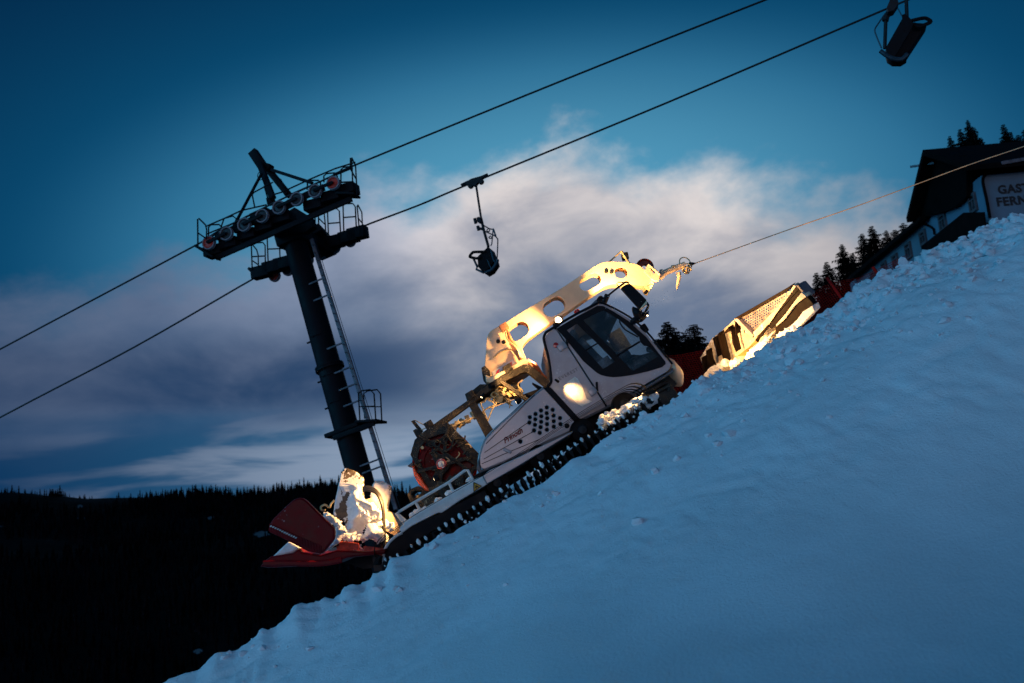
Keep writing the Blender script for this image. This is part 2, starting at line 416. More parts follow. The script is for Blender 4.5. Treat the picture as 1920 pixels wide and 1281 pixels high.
def grid_faces(nr, nc):
    i = np.arange(nr - 1)[:, None] * nc + np.arange(nc - 1)[None, :]
    return np.stack([i, i + 1, i + nc + 1, i + nc], -1).reshape(-1, 4)
def np_mesh(name, V, F, mat, smooth=True):
    me = bpy.data.meshes.new(name); nv, nf, k = len(V), len(F), F.shape[1]
    me.vertices.add(nv); me.vertices.foreach_set('co', V.astype(np.float32).ravel())
    me.loops.add(nf * k); me.loops.foreach_set('vertex_index', F.astype(np.int32).ravel())
    me.polygons.add(nf); me.polygons.foreach_set('loop_start', np.arange(0, nf * k, k, dtype=np.int32))
    me.update(calc_edges=True); me.validate()
    if smooth: me.polygons.foreach_set('use_smooth', np.ones(len(me.polygons), dtype=bool))
    me.materials.append(mat); o = bpy.data.objects.new(name, me); C.objects.link(o); return o

# ------------------------------------------------------------------ near snow slope (a bank whose crest hides the track bottoms)
TC = -12.3
crest = [(150, 1330), (293, 1281), (336, 1262), (372, 1252), (400, 1220), (439, 1216), (463, 1200), (487, 1173), (518, 1175), (546, 1137), (554, 1129), (574, 1131), (606, 1117), (629, 1111), (653, 1093), (689, 1088), (699, 1070), (718, 1066), (730, 1042), (760, 1040),
         (766, 1041), (784, 1026), (815, 1007), (847, 997), (862, 983), (901, 962), (922, 949), (951, 931), (977, 921), (1018, 901), (1050, 877), (1070, 858), (1102, 846), (1123, 828), (1150, 808), (1180, 791), (1222, 770), (1252, 755), (1262, 745), (1278, 732), (1305, 709), (1326, 709), (1346, 692), (1378, 688), (1400, 672),
         (1415, 664), (1437, 641), (1455, 629), (1474, 623), (1501, 611), (1514, 603), (1540, 592), (1549, 576), (1581, 553), (1606, 536), (1630, 523), (1649, 515), (1682, 503), (1699, 487), (1738, 475), (1750, 464), (1786, 453), (1834, 430), (1873, 409), (1901, 406), (1920, 397), (2100, 310)]
cs, ch = [], []
for p in crest:
    d = ray(*p); k = TC / d.dot(Lv); cs.append((d * k).dot(Fv)); ch.append((d * k).dot(Nv))
o_ = np.argsort(cs); cs = np.array(cs)[o_]; ch = np.array(ch)[o_]
sg = np.concatenate([np.linspace(-30, -8, 45)[:-1], np.arange(-8, 12, .045), np.linspace(12, 34, 45)])
tg = np.concatenate([np.linspace(-26, -14.2, 40)[:-1], np.arange(-14.2, -6, .05), np.arange(-6, -1, .09), np.linspace(-1, 14, 40)])
S, T = np.meshgrid(sg, tg, indexing='ij')
hc = np.interp(S, cs, ch)
gs = np.linspace(-30, 34, 1281); gh = np.interp(gs, cs, ch); kern = np.hanning(41); kern /= kern.sum()
gh = np.convolve(np.pad(gh, 20, mode='edge'), kern, 'valid'); hbase = np.interp(S, gs, gh)
u = np.clip(-T / -TC, 0, None)
uu = np.clip(u, 0, 1)
ease = .25 * uu + .75 * uu ** 3.4
near_crest = np.clip((u - .90) / .1, 0, 1)
H = -1.45 * (1 - ease) + (hbase * (1 - near_crest) + (hc - .015) * near_crest) * ease
H = np.where(T > 0, -1.45 - .10 * T, H)
beyond = np.clip((-T + TC), 0, None)
los = hc * (-T / -TC)
shelf = np.minimum(.58, los - .10) - np.clip(beyond - 6.6, 0, None) * .9
k_ = np.clip(beyond / .45, 0, 1); k_ = k_ * k_ * (3 - 2 * k_)
H = np.where(beyond > 0, H * (1 - k_) + shelf * k_, H)
# relief: wind-packed soft undulation + clods near the crest, stronger uphill
amp = np.clip((u - .66) / .34, 0, 1) ** 1.3 * np.interp(S, [-6, 0, 1.5, 3, 6, 12], [.6, .6, .75, 1.15, 1.4, 1.3]) + .05
patch = np.clip((fbm(S * .55, T * .55, 3, 11) - .40) * 5, 0, 1)
rel = (puff(S * 3.6, T * 3.6, 3, 3) - 1.05) * .115 * amp * (.35 + .65 * patch) + (puff(S * 8.0, T * 8.0, 2, 5) - .9) * .10 * amp * (.4 + .6 * patch)
lowr = np.clip((T + 11.0) / 7.5, 0, 1); lowr = lowr * lowr * (3 - 2 * lowr)
H = np.where(T < .0, H - .36 * np.clip(S + .4, 0, 6) ** 1.45 * lowr * np.clip(-T / 1.5, .0, 1) - 0 * T, H)
rel = rel + (fbm(S * .35, T * .35, 3, 21) - .47) * .14 * np.clip(1 - near_crest, .15, 1) + (fbm(S * 3, T * 3, 3, 8) - .45) * .008
H = H + np.where(beyond > 1.2, rel * .3, rel)
V = S[..., None] * np.array(Fv) + T[..., None] * np.array(Lv) + H[..., None] * np.array(Nv)
snow = np_mesh('snow_slope', V.reshape(-1, 3), grid_faces(*S.shape), snowm)
tag(snow, 'smooth blue-lit snow slope rising from lower left to the lumpy crest at the right', 'ground', kind='structure')

# loose clods lying below the crest (uncountable)
rc = np.random.default_rng(12); wgt = (np.clip(amp, 0, 2) ** 3.5 * (T < -9.6) * (T > -12.35) * (S > -6) * (S < 11)).ravel(); wgt = wgt / wgt.sum()
pick = rc.choice(wgt.size, 1500, p=wgt, replace=False); VV = V.reshape(-1, 3)[pick]; cl_v, cl_f = MB(), None
for i, p in enumerate(VV):
    r_ = .010 + .05 * rc.random() ** 4; cl_v.lump(p + np.array(Nv) * r_ * .3, (r_ * 1.2, r_ * 1.2, r_ * .9), i % 97, 1, .35)
tag(cl_v.build('snow_clods', snowm), 'small loose snow clods strewn below the crest of the slope', 'snow', kind='stuff')

# ------------------------------------------------------------------ far terrain: one sheet to the horizon
crest_azel = sorted([(ray(*p).x / ray(*p).y, ray(*p).z / ray(*p).y) for p in crest])
ca = np.array([a for a, e in crest_azel]); ce = np.array([e for a, e in crest_azel])
ridge = [(-200, 905), (0, 922), (60, 922), (150, 930), (300, 936), (450, 930), (560, 920), (625, 912), (700, 918), (760, 930), (850, 945), (1000, 920)]
rz = sorted([(ray(*p).x / ray(*p).y, ray(*p).z / ray(*p).y) for p in ridge]); ra = np.array([a for a, e in rz]); re = np.array([e for a, e in rz])
def far_z(x, y):
    yy = np.maximum(y, 1.0); a = x / yy
    E = np.interp(a, ca, ce, left=ce[0], right=ce[-1])
    Rg = np.interp(a, ra, re, left=re[0], right=re[-1])
    # valley side and far wooded hill (left of the house hill)
    prof = np.interp(yy, [0, 20, 60, 300, 620, 1000, 1500, 2600, 6000], [-3, -9, -34, -118, -84, 14, 0, -60, -300])
    hill = np.interp(yy, [620, 1000, 1500, 1700, 2600, 6000], [0, .45, 1, .95, .2, 0]) * Rg * 1500
    hill = np.where(yy > 620, hill, 0)
    prof2 = np.interp(yy, [0, 20, 60, 300, 620, 1000, 1500, 2600, 6000], [-3, -9, -34, -118, -100, -50, 0, -60, -300])
    zv = prof2 + hill
    zv = zv + (fbm(x * .004 + 9, yy * .004, 4, 31) - .47) * np.clip(yy / 12, 0, 40)
    zr = np.minimum(yy, 190) * (E - .035) - .6 - np.clip(yy - 190, 0, None) * .08
    k = np.clip((a + .02) / .16, 0, 1); k = k * k * (3 - 2 * k)
    return zv * (1 - k) + zr * k
aa = np.linspace(-1.25, 1.25, 321); yr = np.concatenate([np.linspace(20.5, 60, 24)[:-1], np.geomspace(60, 6000, 190)])
A_, Y_ = np.meshgrid(aa, yr, indexing='ij'); Xw = A_ * Y_; Zw = far_z(Xw, Y_)
def patch_mask_nodes():
    m = M('wooded_ground', (.002, .0025, .003), .9, 0, .4, .02, spec=.03); t = m.node_tree; q = NT(t); b = t.nodes['Principled BSDF']
    pos = q.n('ShaderNodeNewGeometry').outputs['Position']
    f = q.rng(q.noise(pos, .0065, 4, .6), .66, .72)
    c = q.mix(f, (.002, .0025, .003, 1), (.30, .34, .40, 1)); q.put(b.inputs['Base Color'], c); return m
far = np_mesh('hillside', np.stack([Xw, Y_, Zw], -1).reshape(-1, 3), grid_faces(*Xw.shape), patch_mask_nodes())
tag(far, 'dark wooded valley side and far ridge beyond the snow slope', 'hill', kind='structure')
# the valley floor and country all round
gz = -135
ggr = np_mesh('ground', np.array([[-7000, -7000, gz], [7000, -7000, gz], [7000, 7000, gz - 170], [-7000, 7000, gz - 170]], float), np.array([[0, 1, 2, 3]]), M('valley_snow', (.10, .12, .15), .9, 0, .5, .01), False)
tag(ggr, 'dark valley floor reaching the horizon', 'ground', kind='structure')

# ------------------------------------------------------------------ forest on the far hillside (uncountable)
rng = np.random.default_rng(4)
def spruce_cloud(n_rows=1):
    P = []
    for y in np.concatenate([np.arange(620, 1380, 11), np.arange(1380, 1560, 8)]):
        step = 7 if y > 1380 else 8.5
        xs = np.arange(-.66 * y, .10 * y, step); xs = xs + rng.uniform(-4, 4, len(xs)); ys = y + rng.uniform(-6, 6, len(xs))
        P.append(np.stack([xs, ys], -1))
    P = np.concatenate(P); z = far_z(P[:, 0], P[:, 1]); return P, z
P, z = spruce_cloud()
clear = fbm(P[:, 0] * .008, P[:, 1] * .008, 3, 77)
def blob(px, py, rx, ry):   # clearings where snow shows
    d = ray(px, py); return d.x / d.y, d.z / d.y, rx / FPX, ry / FPX
keep = clear < .60
for b in (blob(490, 1008, 18, 7), blob(395, 977, 9, 4), blob(150, 955, 6, 4), blob(372, 1232, 12, 5)):
    A2 = P[:, 0] / P[:, 1]; E2 = z / P[:, 1]
    keep &= (((A2 - b[0]) / b[2]) ** 2 + ((E2 - b[1]) / b[3]) ** 2 > 1)
P, z = P[keep], z[keep]; n = len(P)
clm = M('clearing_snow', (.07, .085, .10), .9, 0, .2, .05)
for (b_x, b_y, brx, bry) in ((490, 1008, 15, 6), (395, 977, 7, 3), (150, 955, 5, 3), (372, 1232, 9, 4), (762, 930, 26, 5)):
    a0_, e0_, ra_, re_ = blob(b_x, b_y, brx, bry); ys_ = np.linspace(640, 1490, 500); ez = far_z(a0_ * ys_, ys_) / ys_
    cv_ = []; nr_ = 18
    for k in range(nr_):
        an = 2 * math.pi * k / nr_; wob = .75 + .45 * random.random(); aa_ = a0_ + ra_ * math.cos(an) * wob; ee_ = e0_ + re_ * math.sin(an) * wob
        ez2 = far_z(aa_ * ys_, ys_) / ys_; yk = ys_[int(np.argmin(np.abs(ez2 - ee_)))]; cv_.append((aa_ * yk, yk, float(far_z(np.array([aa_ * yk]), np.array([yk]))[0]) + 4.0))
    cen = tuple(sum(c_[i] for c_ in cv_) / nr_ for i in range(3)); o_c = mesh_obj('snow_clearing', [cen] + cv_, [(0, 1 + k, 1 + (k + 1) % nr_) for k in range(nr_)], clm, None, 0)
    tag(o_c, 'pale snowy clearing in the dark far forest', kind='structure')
hgt = rng.uniform(6.5, 14, n) * (.62 + .95 * fbm(P[:, 0] * .02, P[:, 1] * .02, 3, 55)) * np.where(rng.random(n) < .15, 1.5, 1); wid = hgt * rng.uniform(.13, .21, n)
tv, tf = [], []; ns = 5
tiers = [(0, 1.0), (.30, .42), (.30, .80), (.58, .26), (.58, .56), (.82, .12), (.80, .30), (1.0, .01)]
for zz, rr in tiers:
    for k in range(ns):
        a = 2 * math.pi * k / ns + zz * 3; tv.append((math.cos(a) * rr, math.sin(a) * rr, zz))
for i in range(len(tiers) - 1):
    for k in range(ns): tf.append((i * ns + k, i * ns + (k + 1) % ns, (i + 1) * ns + (k + 1) % ns, (i + 1) * ns + k))
tv = np.array(tv); tf = np.array(tf)
rot = rng.uniform(0, 6.28, n); cx, sx = np.cos(rot), np.sin(rot)
VX = (tv[None, :, 0] * cx[:, None] - tv[None, :, 1] * sx[:, None]) * wid[:, None] + P[:, 0:1]
VY = (tv[None, :, 0] * sx[:, None] + tv[None, :, 1] * cx[:, None]) * wid[:, None] + P[:, 1:2]
VZ = tv[None, :, 2] * hgt[:, None] + z[:, None] - 1
FF = (tf[None] + (np.arange(n) * len(tv))[:, None, None]).reshape(-1, 4)
forest = np_mesh('forest', np.stack([VX, VY, VZ], -1).reshape(-1, 3), FF, M('forest_needles', (.0055, .006, .009), .9, 0, .75, .03, spec=.03), False)
tag(forest, 'black spruce forest covering the far hillside below the cloudy sky', 'forest', kind='stuff')


# ------------------------------------------------------------------ single spruces
def spruce_meshes(seed, H=1.0):
    rnd = random.Random(seed); cr = MB(); tr = MB()
    tr.tube([(0, 0, -.05), (0, 0, .5), (0, 0, .98)], [.014, .009, .002], 6)
    nl = 70
    for i in range(nl):
        f = i / (nl - 1); zc = .06 + .93 * f; L = (.17 * (1 - f) ** .8 + .012) * rnd.uniform(.62, 1.25)
        nb = 11 if f < .6 else 8
        for b in range(nb):
            a = 2 * math.pi * (b + rnd.random()) / nb + i * 1.3; l = L * rnd.uniform(.55, 1.2)
            if rnd.random() < .10: continue
            dx, dy = math.cos(a), math.sin(a); droop = -.30 * l + .10 * l * rnd.random()
            k = 4
            for j in range(k):
                t0, t1 = j / k, (j + 1) / k
                for sgn in (-1, 1):
                    wv = l * .55 * (1 - t0 * .7) * rnd.uniform(.7, 1.3)
                    p0 = Vector((dx * l * t0, dy * l * t0, zc + droop * t0 ** 1.3)); p1 = Vector((dx * l * t1, dy * l * t1, zc + droop * t1 ** 1.3 + .003))
                    q_ = p0 * .4 + p1 * .6 + Vector((-dy * sgn * wv, dx * sgn * wv, -.012 * rnd.random() - .55 * wv)) + Vector((dx, dy, 0)) * wv * .35
                    n0 = len(cr.v); cr.v += [tuple(p0), tuple(p1), tuple(q_)]; cr.f.append((n0, n0 + 1, n0 + 2))
    return tr, cr
SP = []
for sd in range(4):
    t_, c_ = spruce_meshes(sd + 1)
    to = t_.build('trunk', barkm); co = c_.build('crown', crownm, smooth=0); SP.append((to.data, co.data))
    bpy.data.objects.remove(to); bpy.data.objects.remove(co)
def place_spruce(i, tip, dist, height, label, group, wide=1.0):
    d = ray(*tip); p = d * (dist / d.y); base = p - Vector((0, 0, height))
    e = empty('spruce_tree', Matrix.Translation(base), label, 'tree', group)
    for nm, me in zip(('trunk', 'crown'), SP[i % 4]):
        o = bpy.data.objects.new(nm, me); C.objects.link(o); o.parent = e
        o.scale = (height * wide, height * wide, height); o.rotation_euler = (0, 0, i * 1.7)
wing_trees = [((1512, 534), 'lowest dark spruce above the red safety net, at the foot of the tree row'), ((1530, 510), 'second dark spruce up from the safety net in the row beside the inn'),
    ((1549, 490), 'dark pointed spruce third from the bottom of the row beside the inn'), ((1577, 457), 'tall narrow spruce standing clear at the left of the inn row'),
    ((1596, 474), 'short spruce in the gap after the tall narrow one in the inn row'), ((1615, 437), 'broad spruce left of the highest tip in the row behind the wing'), ((1633, 423), 'highest spruce tip of the row behind the long wing of the inn'),
    ((1660, 431), 'slender spruce right of the highest tip behind the inn wing'), ((1676, 430), 'thin-topped spruce second from the upper end of the row behind the wing'), ((1692, 417), 'uppermost spruce of the row, next to the inn roof eave'),
    ((1704, 424), 'small spruce tip just touching the inn roof eave')]
for i, (p, lb) in enumerate(wing_trees):
    place_spruce(i, p, 118 + (i * 7) % 18, 15 + (i * 3) % 4, lb, 'spruces in a row behind the inn wing', 1.5)
roof_trees = [((1780, 254), 'small spruce tip leftmost above the inn roof ridge'), ((1799, 241), 'middle-height spruce left of the tallest one above the inn roof'), ((1813, 224), 'tallest spruce rising above the inn roof ridge'),
    ((1823, 238), 'spruce shoulder right beside the tallest one above the inn roof'), ((1838, 257), 'low spruce tip right of the tall cluster above the inn roof'), ((1880, 232), 'slim spruce standing alone above the right part of the inn roof'),
    ((1893, 247), 'rounded spruce just right of the slim one above the roof'), ((1907, 252), 'low spruce second from the frame edge above the roof'), ((1919, 242), 'spruce cut by the right frame edge above the roof')]
for i, (p, lb) in enumerate(roof_trees):
    place_spruce(i + 1, p, 96 + (i * 5) % 14, 13 + (i * 2) % 4, lb, 'spruces above the inn roof', 1.15)
cab_trees = [((1231, 634), 'small spruce hard against the windscreen edge, leftmost behind the cab', 1.4), ((1250, 602), 'tallest dark spruce right behind the cab nose', 1.7), ((1267, 626), 'lower spruce in the gap between the two tall ones behind the cab', 1.5),
    ((1283, 622), 'spruce standing just left of the second tall one behind the cab', 1.4), ((1299, 607), 'second tall spruce between cab and blade', 1.6), ((1313, 642), 'low spruce at the right end of the clump between cab and blade', 1.4)]
for i, (p, lb, wd_) in enumerate(cab_trees): place_spruce(i, p, 44 + (i * 3) % 7, 7.5, lb, 'spruces between the cab and the blade', wd_ * 1.4)
place_spruce(1, (753, 901), 420, 12, 'lone small far spruce in the clearing right of the tower foot', 'far trees by the tower foot', .9)
place_spruce(2, (768, 908), 430, 10, 'tiny far spruce just left of the red winch drum', 'far trees by the tower foot', .9)
# bare tree between the spruces and the blade
bt = MB()
def branch(p, d, L, r, dep, rnd):
    e = p + d * L; bt.tube([p, (p + e) / 2 + Vector((rnd.uniform(-1, 1), rnd.uniform(-1, 1), 0)) * L * .06, e], [r, r * .8, r * .6], 4, cap=False)
    if dep == 0: return
    for k in range(3 if dep > 1 else 4):
        nd = (d + Vector((rnd.uniform(-.6, .6), rnd.uniform(-.6, .6), rnd.uniform(-.05, .4)))).normalized(); branch(e - d * L * rnd.random() * .4, nd, L * rnd.uniform(.55, .8), r * .5, dep - 1, rnd)
d0 = ray(1352, 598); tp = d0 * (50 / d0.y)
be = empty('bare_tree', Matrix.Translation(tp - Vector((0, 0, 7))), 'leafless thin tree showing between the spruce pair and the lit blade', 'tree')
branch(Vector((0, 0, 0)), Vector((0, 0, 1)), 3.0, .07, 4, random.Random(5))
bt.build('trunk', barkm, be)

# ------------------------------------------------------------------ inn (guest house)
WX = 31.0
inn = empty('inn_building', Matrix.Translation((WX, 66, 12)), 'white plastered inn with dark timber gable and big lettering, behind the snow crest at right', 'building')
I4 = inn.matrix_world.inverted(); FI = Fr(inn.matrix_world)
def wpt(p, axis, val):
    d = ray(*p); return d * (val / d[axis])
def wl(v): return Vector(v) - Vector((WX, 66, 12))
Yc = wpt((1848, 370), 0, WX).y
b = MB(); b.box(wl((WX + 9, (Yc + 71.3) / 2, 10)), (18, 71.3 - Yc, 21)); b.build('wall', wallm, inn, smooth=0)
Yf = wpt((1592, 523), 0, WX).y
b = MB(); b.box(wl((WX + 6.02, (71.3 + Yf) / 2, 9.9)), (12, Yf - 71.3 - .02, 21)); b.build('wing_wall', M('wing_plaster', (.19, .24, .29), .9, 0, .08, .6, spec=.1), inn, smooth=0)  # same plaster as the main wall, toned apart for the light on the wing
# main roof (ridge along X), seen from below
rdg = wpt((1730, 281), 0, 29.6); fe = wpt((1699, 409), 0, 29.6)
ne = Vector((29.6, Yc - 1.3, wpt((1890, 303), 1, Yc - 1.3).z))
prof = [(ne.y, ne.z), (rdg.y, rdg.z), (fe.y, fe.z), (fe.y, fe.z - .35), (rdg.y, rdg.z - .45), (ne.y, ne.z - .35)]
v = [wl((x_, a, b_)) for x_ in (29.6, 52) for a, b_ in prof]; n_ = 6
f = [tuple(range(n_))[::-1], tuple(range(n_, 2 * n_))] + [(i, (i + 1) % n_, (i + 1) % n_ + n_, i + n_) for i in range(n_)]
mesh_obj('roof', v, f, wood, inn, 0)
# gable timber cladding traced on the side wall plane
def wy(p, xp): a = wpt(p, 0, xp); return (a.y - 66, a.z - 12)
def house_plate(name, pix, xp, th, mat, parent=inn):
    b = MB(); b.plate([wy(p, xp) for p in pix], th, toX(xp - WX + th / 2)); return b.build(name, mat, parent, smooth=0)
house_plate('gable_cladding', [(1701, 408), (1721, 410), (1761, 400), (1789, 389), (1812, 369), (1812, 322), (1800, 292), (1735, 290)], 30.55, .40, wood)
house_plate('balcony', [(1727, 462), (1806, 399), (1843, 398), (1846, 424), (1800, 450), (1730, 482)], 29.6, .12, wood)
b = MB(); b.plate([wy(p, 29.72) for p in [(1727, 474), (1846, 418), (1846, 424), (1730, 482)]], 1.2, toX(29.72 - WX + .66)); b.build('balcony_floor', wood, inn, smooth=0)
# wing roof with eave
ea, eb = wpt((1724, 406), 0, 30.2), wpt((1590, 520), 0, 30.2)
v = []
for p in (ea, eb):
    for dx, dz in ((0, 0), (0, -.3), (1.0, -.1), (7, 2.2), (7, 2.6)): v.append(wl((30.2 + dx, p.y + (.0 if p is ea else .4), p.z + dz)))
f = [(0, 1, 2, 3, 4)[::-1], (5, 6, 7, 8, 9)] + [(i, (i + 1) % 5, (i + 1) % 5 + 5, i + 5) for i in range(5)]
mesh_obj('wing_roof', v, f, wood, inn, 0)
# purlin sticking out of the gable
a0, a1 = wpt((1707, 313), 0, 29.2), wpt((1752, 306), 0, 30.4)
b = MB(); b.bar(wl(a0), wl(a1), .14, .14, (0, 0, 1)); b.build('purlin', galv, inn)
for (x0, y0), (x1, y1), wd in [((1821, 366), (1831, 396), .9), ((1764, 404), (1775, 430), 1.0), ((1728, 435), (1737, 457), 1.0), ((1700, 458), (1710, 483), 1.0), ((1676, 479), (1685, 503), 1.0), ((1656, 493), (1663, 512), 1.0), ((1636, 510), (1642, 527), 1.0)]:
    a, c_ = wpt((x0, y0), 0, WX), wpt((x1, y1), 0, WX); yc = (a.y + c_.y) / 2; ww = max(.9, 26.0 * yc / FPX * 0 + wd * 1.1); hh = a.z - c_.z; zc = (a.z + c_.z) / 2
    b = MB(); r_ = [(yc - ww / 2, zc - hh / 2), (yc + ww / 2, zc - hh / 2), (yc + ww / 2, zc + hh / 2), (yc - ww / 2, zc + hh / 2)]
    r_ = [(a_ - 66, b_ - 12) for a_, b_ in r_]; m_ = .16
    i_ = lambda x0_, x1_, z0_, z1_: [(x0_, z0_), (x1_, z0_), (x1_, z1_), (x0_, z1_)]
    X0, X1, Z0, Z1 = r_[0][0], r_[1][0], r_[0][1], r_[2][1]; xm = (X0 + X1) / 2; zm = Z0 + (Z1 - Z0) * .66
    b.plate(r_, .16, toX(-.08), holes=[i_(X0 + m_, xm - .05, Z0 + m_, zm - .04), i_(xm + .05, X1 - m_, Z0 + m_, zm - .04), i_(X0 + m_, X1 - m_, zm + .04, Z1 - m_)])
    wn = b.build('window', frame_w, inn, smooth=0)
    b = MB(); b.box(((-.02), xm, (Z0 + Z1) / 2), (.04, X1 - X0 - .1, Z1 - Z0 - .1)); b.build('pane', pane_dk, wn, smooth=0)
# drainpipes
for pp in ([(1857, 318), (1846, 330), (1843, 342), (1850, 375), (1856, 408)],):
    pts = [wl(wpt(p, 1, Yc - .12)) for p in pp]; MB().tube(spline(pts, 4), .10, 8).build('drainpipe', wood, inn)
pts = [wl(wpt(p, 0, WX - .12)) for p in [(1730, 420), (1742, 424), (1750, 430), (1752, 440)]]; MB().tube(spline(pts, 4), .08, 8).build('drainpipe', wood, inn)
# pale gutter board under the near eave
a0, a1 = wpt((1878, 306), 1, Yc - 1.35), wpt((1990, 286), 1, Yc - 1.35)
MB().bar(wl(a0), wl(a1), .06, .22, (0, 1, 0)).build('gutter', galv, inn)
# lettering on the wall facing the camera
def sign(txt, pl, pr_h):
    a = wpt(pl, 1, Yc - .03); top_ = wpt((pl[0] - 2, pl[1] - pr_h), 1, Yc - .03); h_ = (top_ - a).length
    v, f = text_mesh(txt, h_ / .70, th=.04, bold=h_ * .045, spacing=1.10)
    b = MB(); b.add(v, f, lambda p: wl((a.x + p[0], Yc - .03 - p[2], a.z + p[1]))); b.build('lettering', textb, inn, smooth=0)
sign('GASTHOF', k7(1396, 582), 15.0); sign('FERNBLICK'[:4] + 'BLICK', k7(1386, 664), 15.5)

# ------------------------------------------------------------------ red safety net
FY = -21.0
def fpt(p, t=FY): d = ray(*p); k = t / d.dot(Lv); return d * k
f0 = fpt((1262, 742)); f1 = fpt((1655, 505))
fence = empty('safety_fence', Matrix.Translation(f0), 'red plastic net fence on slanted posts behind the blade and below the inn', 'fence')
topl = [(1225, 668), (1262, 668), (1330, 655), (1400, 628), (1470, 585), (1520, 553), (1554, 530), (1610, 522), (1655, 500), (1700, 478)]
def poly_s(ps):
    a = [fpt(p) - f0 for p in ps]; return [v.dot(Fv) for v in a], [v.dot(Nv) for v in a]
ts, th_ = poly_s(topl)
net = MB(); s0, s1 = ts[0], ts[-1]; st = .05
nn = int((s1 - s0) / st)
for i in range(nn):
    s_ = s0 + i * st; ht = float(np.interp(s_, ts, th_)); base = ht - 1.9
    net.tube([Fv * s_ + Nv * base, Fv * s_ + Nv * ht + Lv * .02 * math.sin(s_ * 9)], .0042, 3, cap=False)
for j in range(40):
    pts = []
    for i in range(0, nn + 8, 8):
        s_ = s0 + i * st; ht = float(np.interp(s_, ts, th_)); pts.append(Fv * s_ + Nv * (ht - j * .048) + Lv * .03 * math.sin(i * .3))
    net.tube(pts, .0046, 3, cap=False)
net.build('net', netm, fence, smooth=0)
for p in ((1330, 668), (1554, 526), (1640, 506)):
    a = fpt(p) - f0; MB().tube([a - Nv * 2.2, a + Nv * .08], .035, 7).build('post', netm, fence)

# ------------------------------------------------------------------ chairlift tower
RA = R(-16); R0 = Vector((math.cos(RA), math.sin(RA), 0))
td = ray(545, 440); tc0 = td * (32.4 / td.y)        # mast head
# lean against the slope, in the vertical plane of the ropes
LEAN = R(13.3); Zt = (Vector((0, 0, 1)) * math.cos(LEAN) - R0 * math.sin(LEAN)).normalized(); Xt = (R0 - Zt * R0.dot(Zt)).normalized(); Yt = Zt.cross(Xt)
bd = Fr(Matrix.Translation(tc0) @ Matrix((Xt, Yt, Zt)).transposed().to_4x4())
bottom = bd.y3((700, 960), 0); TM = Matrix.Translation(bd.M @ Vector((0, 0, bottom.z - 4))) @ Matrix((Xt, Yt, Zt)).transposed().to_4x4()
FT = Fr(TM)
tower = empty('lift_tower', TM, 'dark leaning chairlift tower with sheave batteries, railings and a pale ladder', 'lift tower')
def ty(p, Y0=0.): return FT.y3(p, Y0)
yn, yf_ = -2.35, 2.35
ctop, cbot = ty((556, 452)), ty((708, 960)); rm = .40
m0 = MB(); zt_ = ctop.z
xm_ = ty(k5(150, 780)).x
xm_ = (ty(k5(90, 640)).x + ty(k5(200, 600)).x) / 2
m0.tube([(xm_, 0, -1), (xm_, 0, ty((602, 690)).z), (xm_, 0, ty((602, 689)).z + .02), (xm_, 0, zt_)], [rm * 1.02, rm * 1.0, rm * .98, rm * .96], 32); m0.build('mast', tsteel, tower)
for pz in ((622, 688),):
    zf = ty(pz).z; b = MB(); b.disc((xm_, 0, zf), (0, 0, 1), [(rm, -.07), (rm * 1.2, -.07), (rm * 1.2, -.005), (rm * 1.12, 0), (rm * 1.2, .005), (rm * 1.2, .07), (rm, .07)], 32)
    for k in range(20): a = k * math.pi / 10; b.tube([(xm_ + math.cos(a) * rm * 1.12, math.sin(a) * rm * 1.12, zf - .10), (xm_ + math.cos(a) * rm * 1.12, math.sin(a) * rm * 1.12, zf + .10)], .016, 6)
    b.build('flange', tsteel, tower)
zc_ = ty((652, 808)).z; b = MB(); b.box((xm_, 0, zc_), (rm * 3.0, .95, .13), bevel=.01); b.build('clamp', tsteel, tower)
b = MB()
for p in ((595, 720), (612, 768), (590, 640)):
    z_ = ty(p).z; b.bar((xm_ - rm - .1, -.1, z_), (xm_ - rm + .05, -.1, z_), .06, .05)
    b.bar((xm_ - .2, -rm, z_ + .05), (xm_ + .2, -rm, z_ + .05), .03, .03)
split_build(b, 'bracket', tsteel, tower)
# ladder: single perforated rail with stand-offs and safety line
la, lb = ty(k5(60, 20), -.3), ty(k5(450, 1270), -.3)
lx = lambda z_: la.x + (lb.x - la.x) * (la.z - z_) / (la.z - lb.z)
b = MB(); b.bar((la.x, -.3, la.z), (lb.x, -.3, lb.z), .08, .13, (0, 1, 0))
k = 0; z_ = lb.z
while z_ < la.z - .1:
    b.tube([(lx(z_) - .0, -.48, z_), (lx(z_), -.12, z_)], .014, 6); z_ += .28
b.build('ladder', galv, tower)
b = MB()
for p in ((100, 225), (125, 300), (190, 520), (222, 632), (243, 710), (262, 785), (345, 1056), (390, 1076)):
    z_ = ty(k5(*p)).z; b.bar((xm_, -.3, z_), (lx(z_) + .04, -.3, z_), .05, .05)
split_build(b, 'bracket', galv, tower)
b = MB(); b.tube([(lx(la.z) + .12, -.3, la.z), (lx(lb.z) + .14, -.3, lb.z)], .010, 5); b.build('safety_line', ropem, tower)
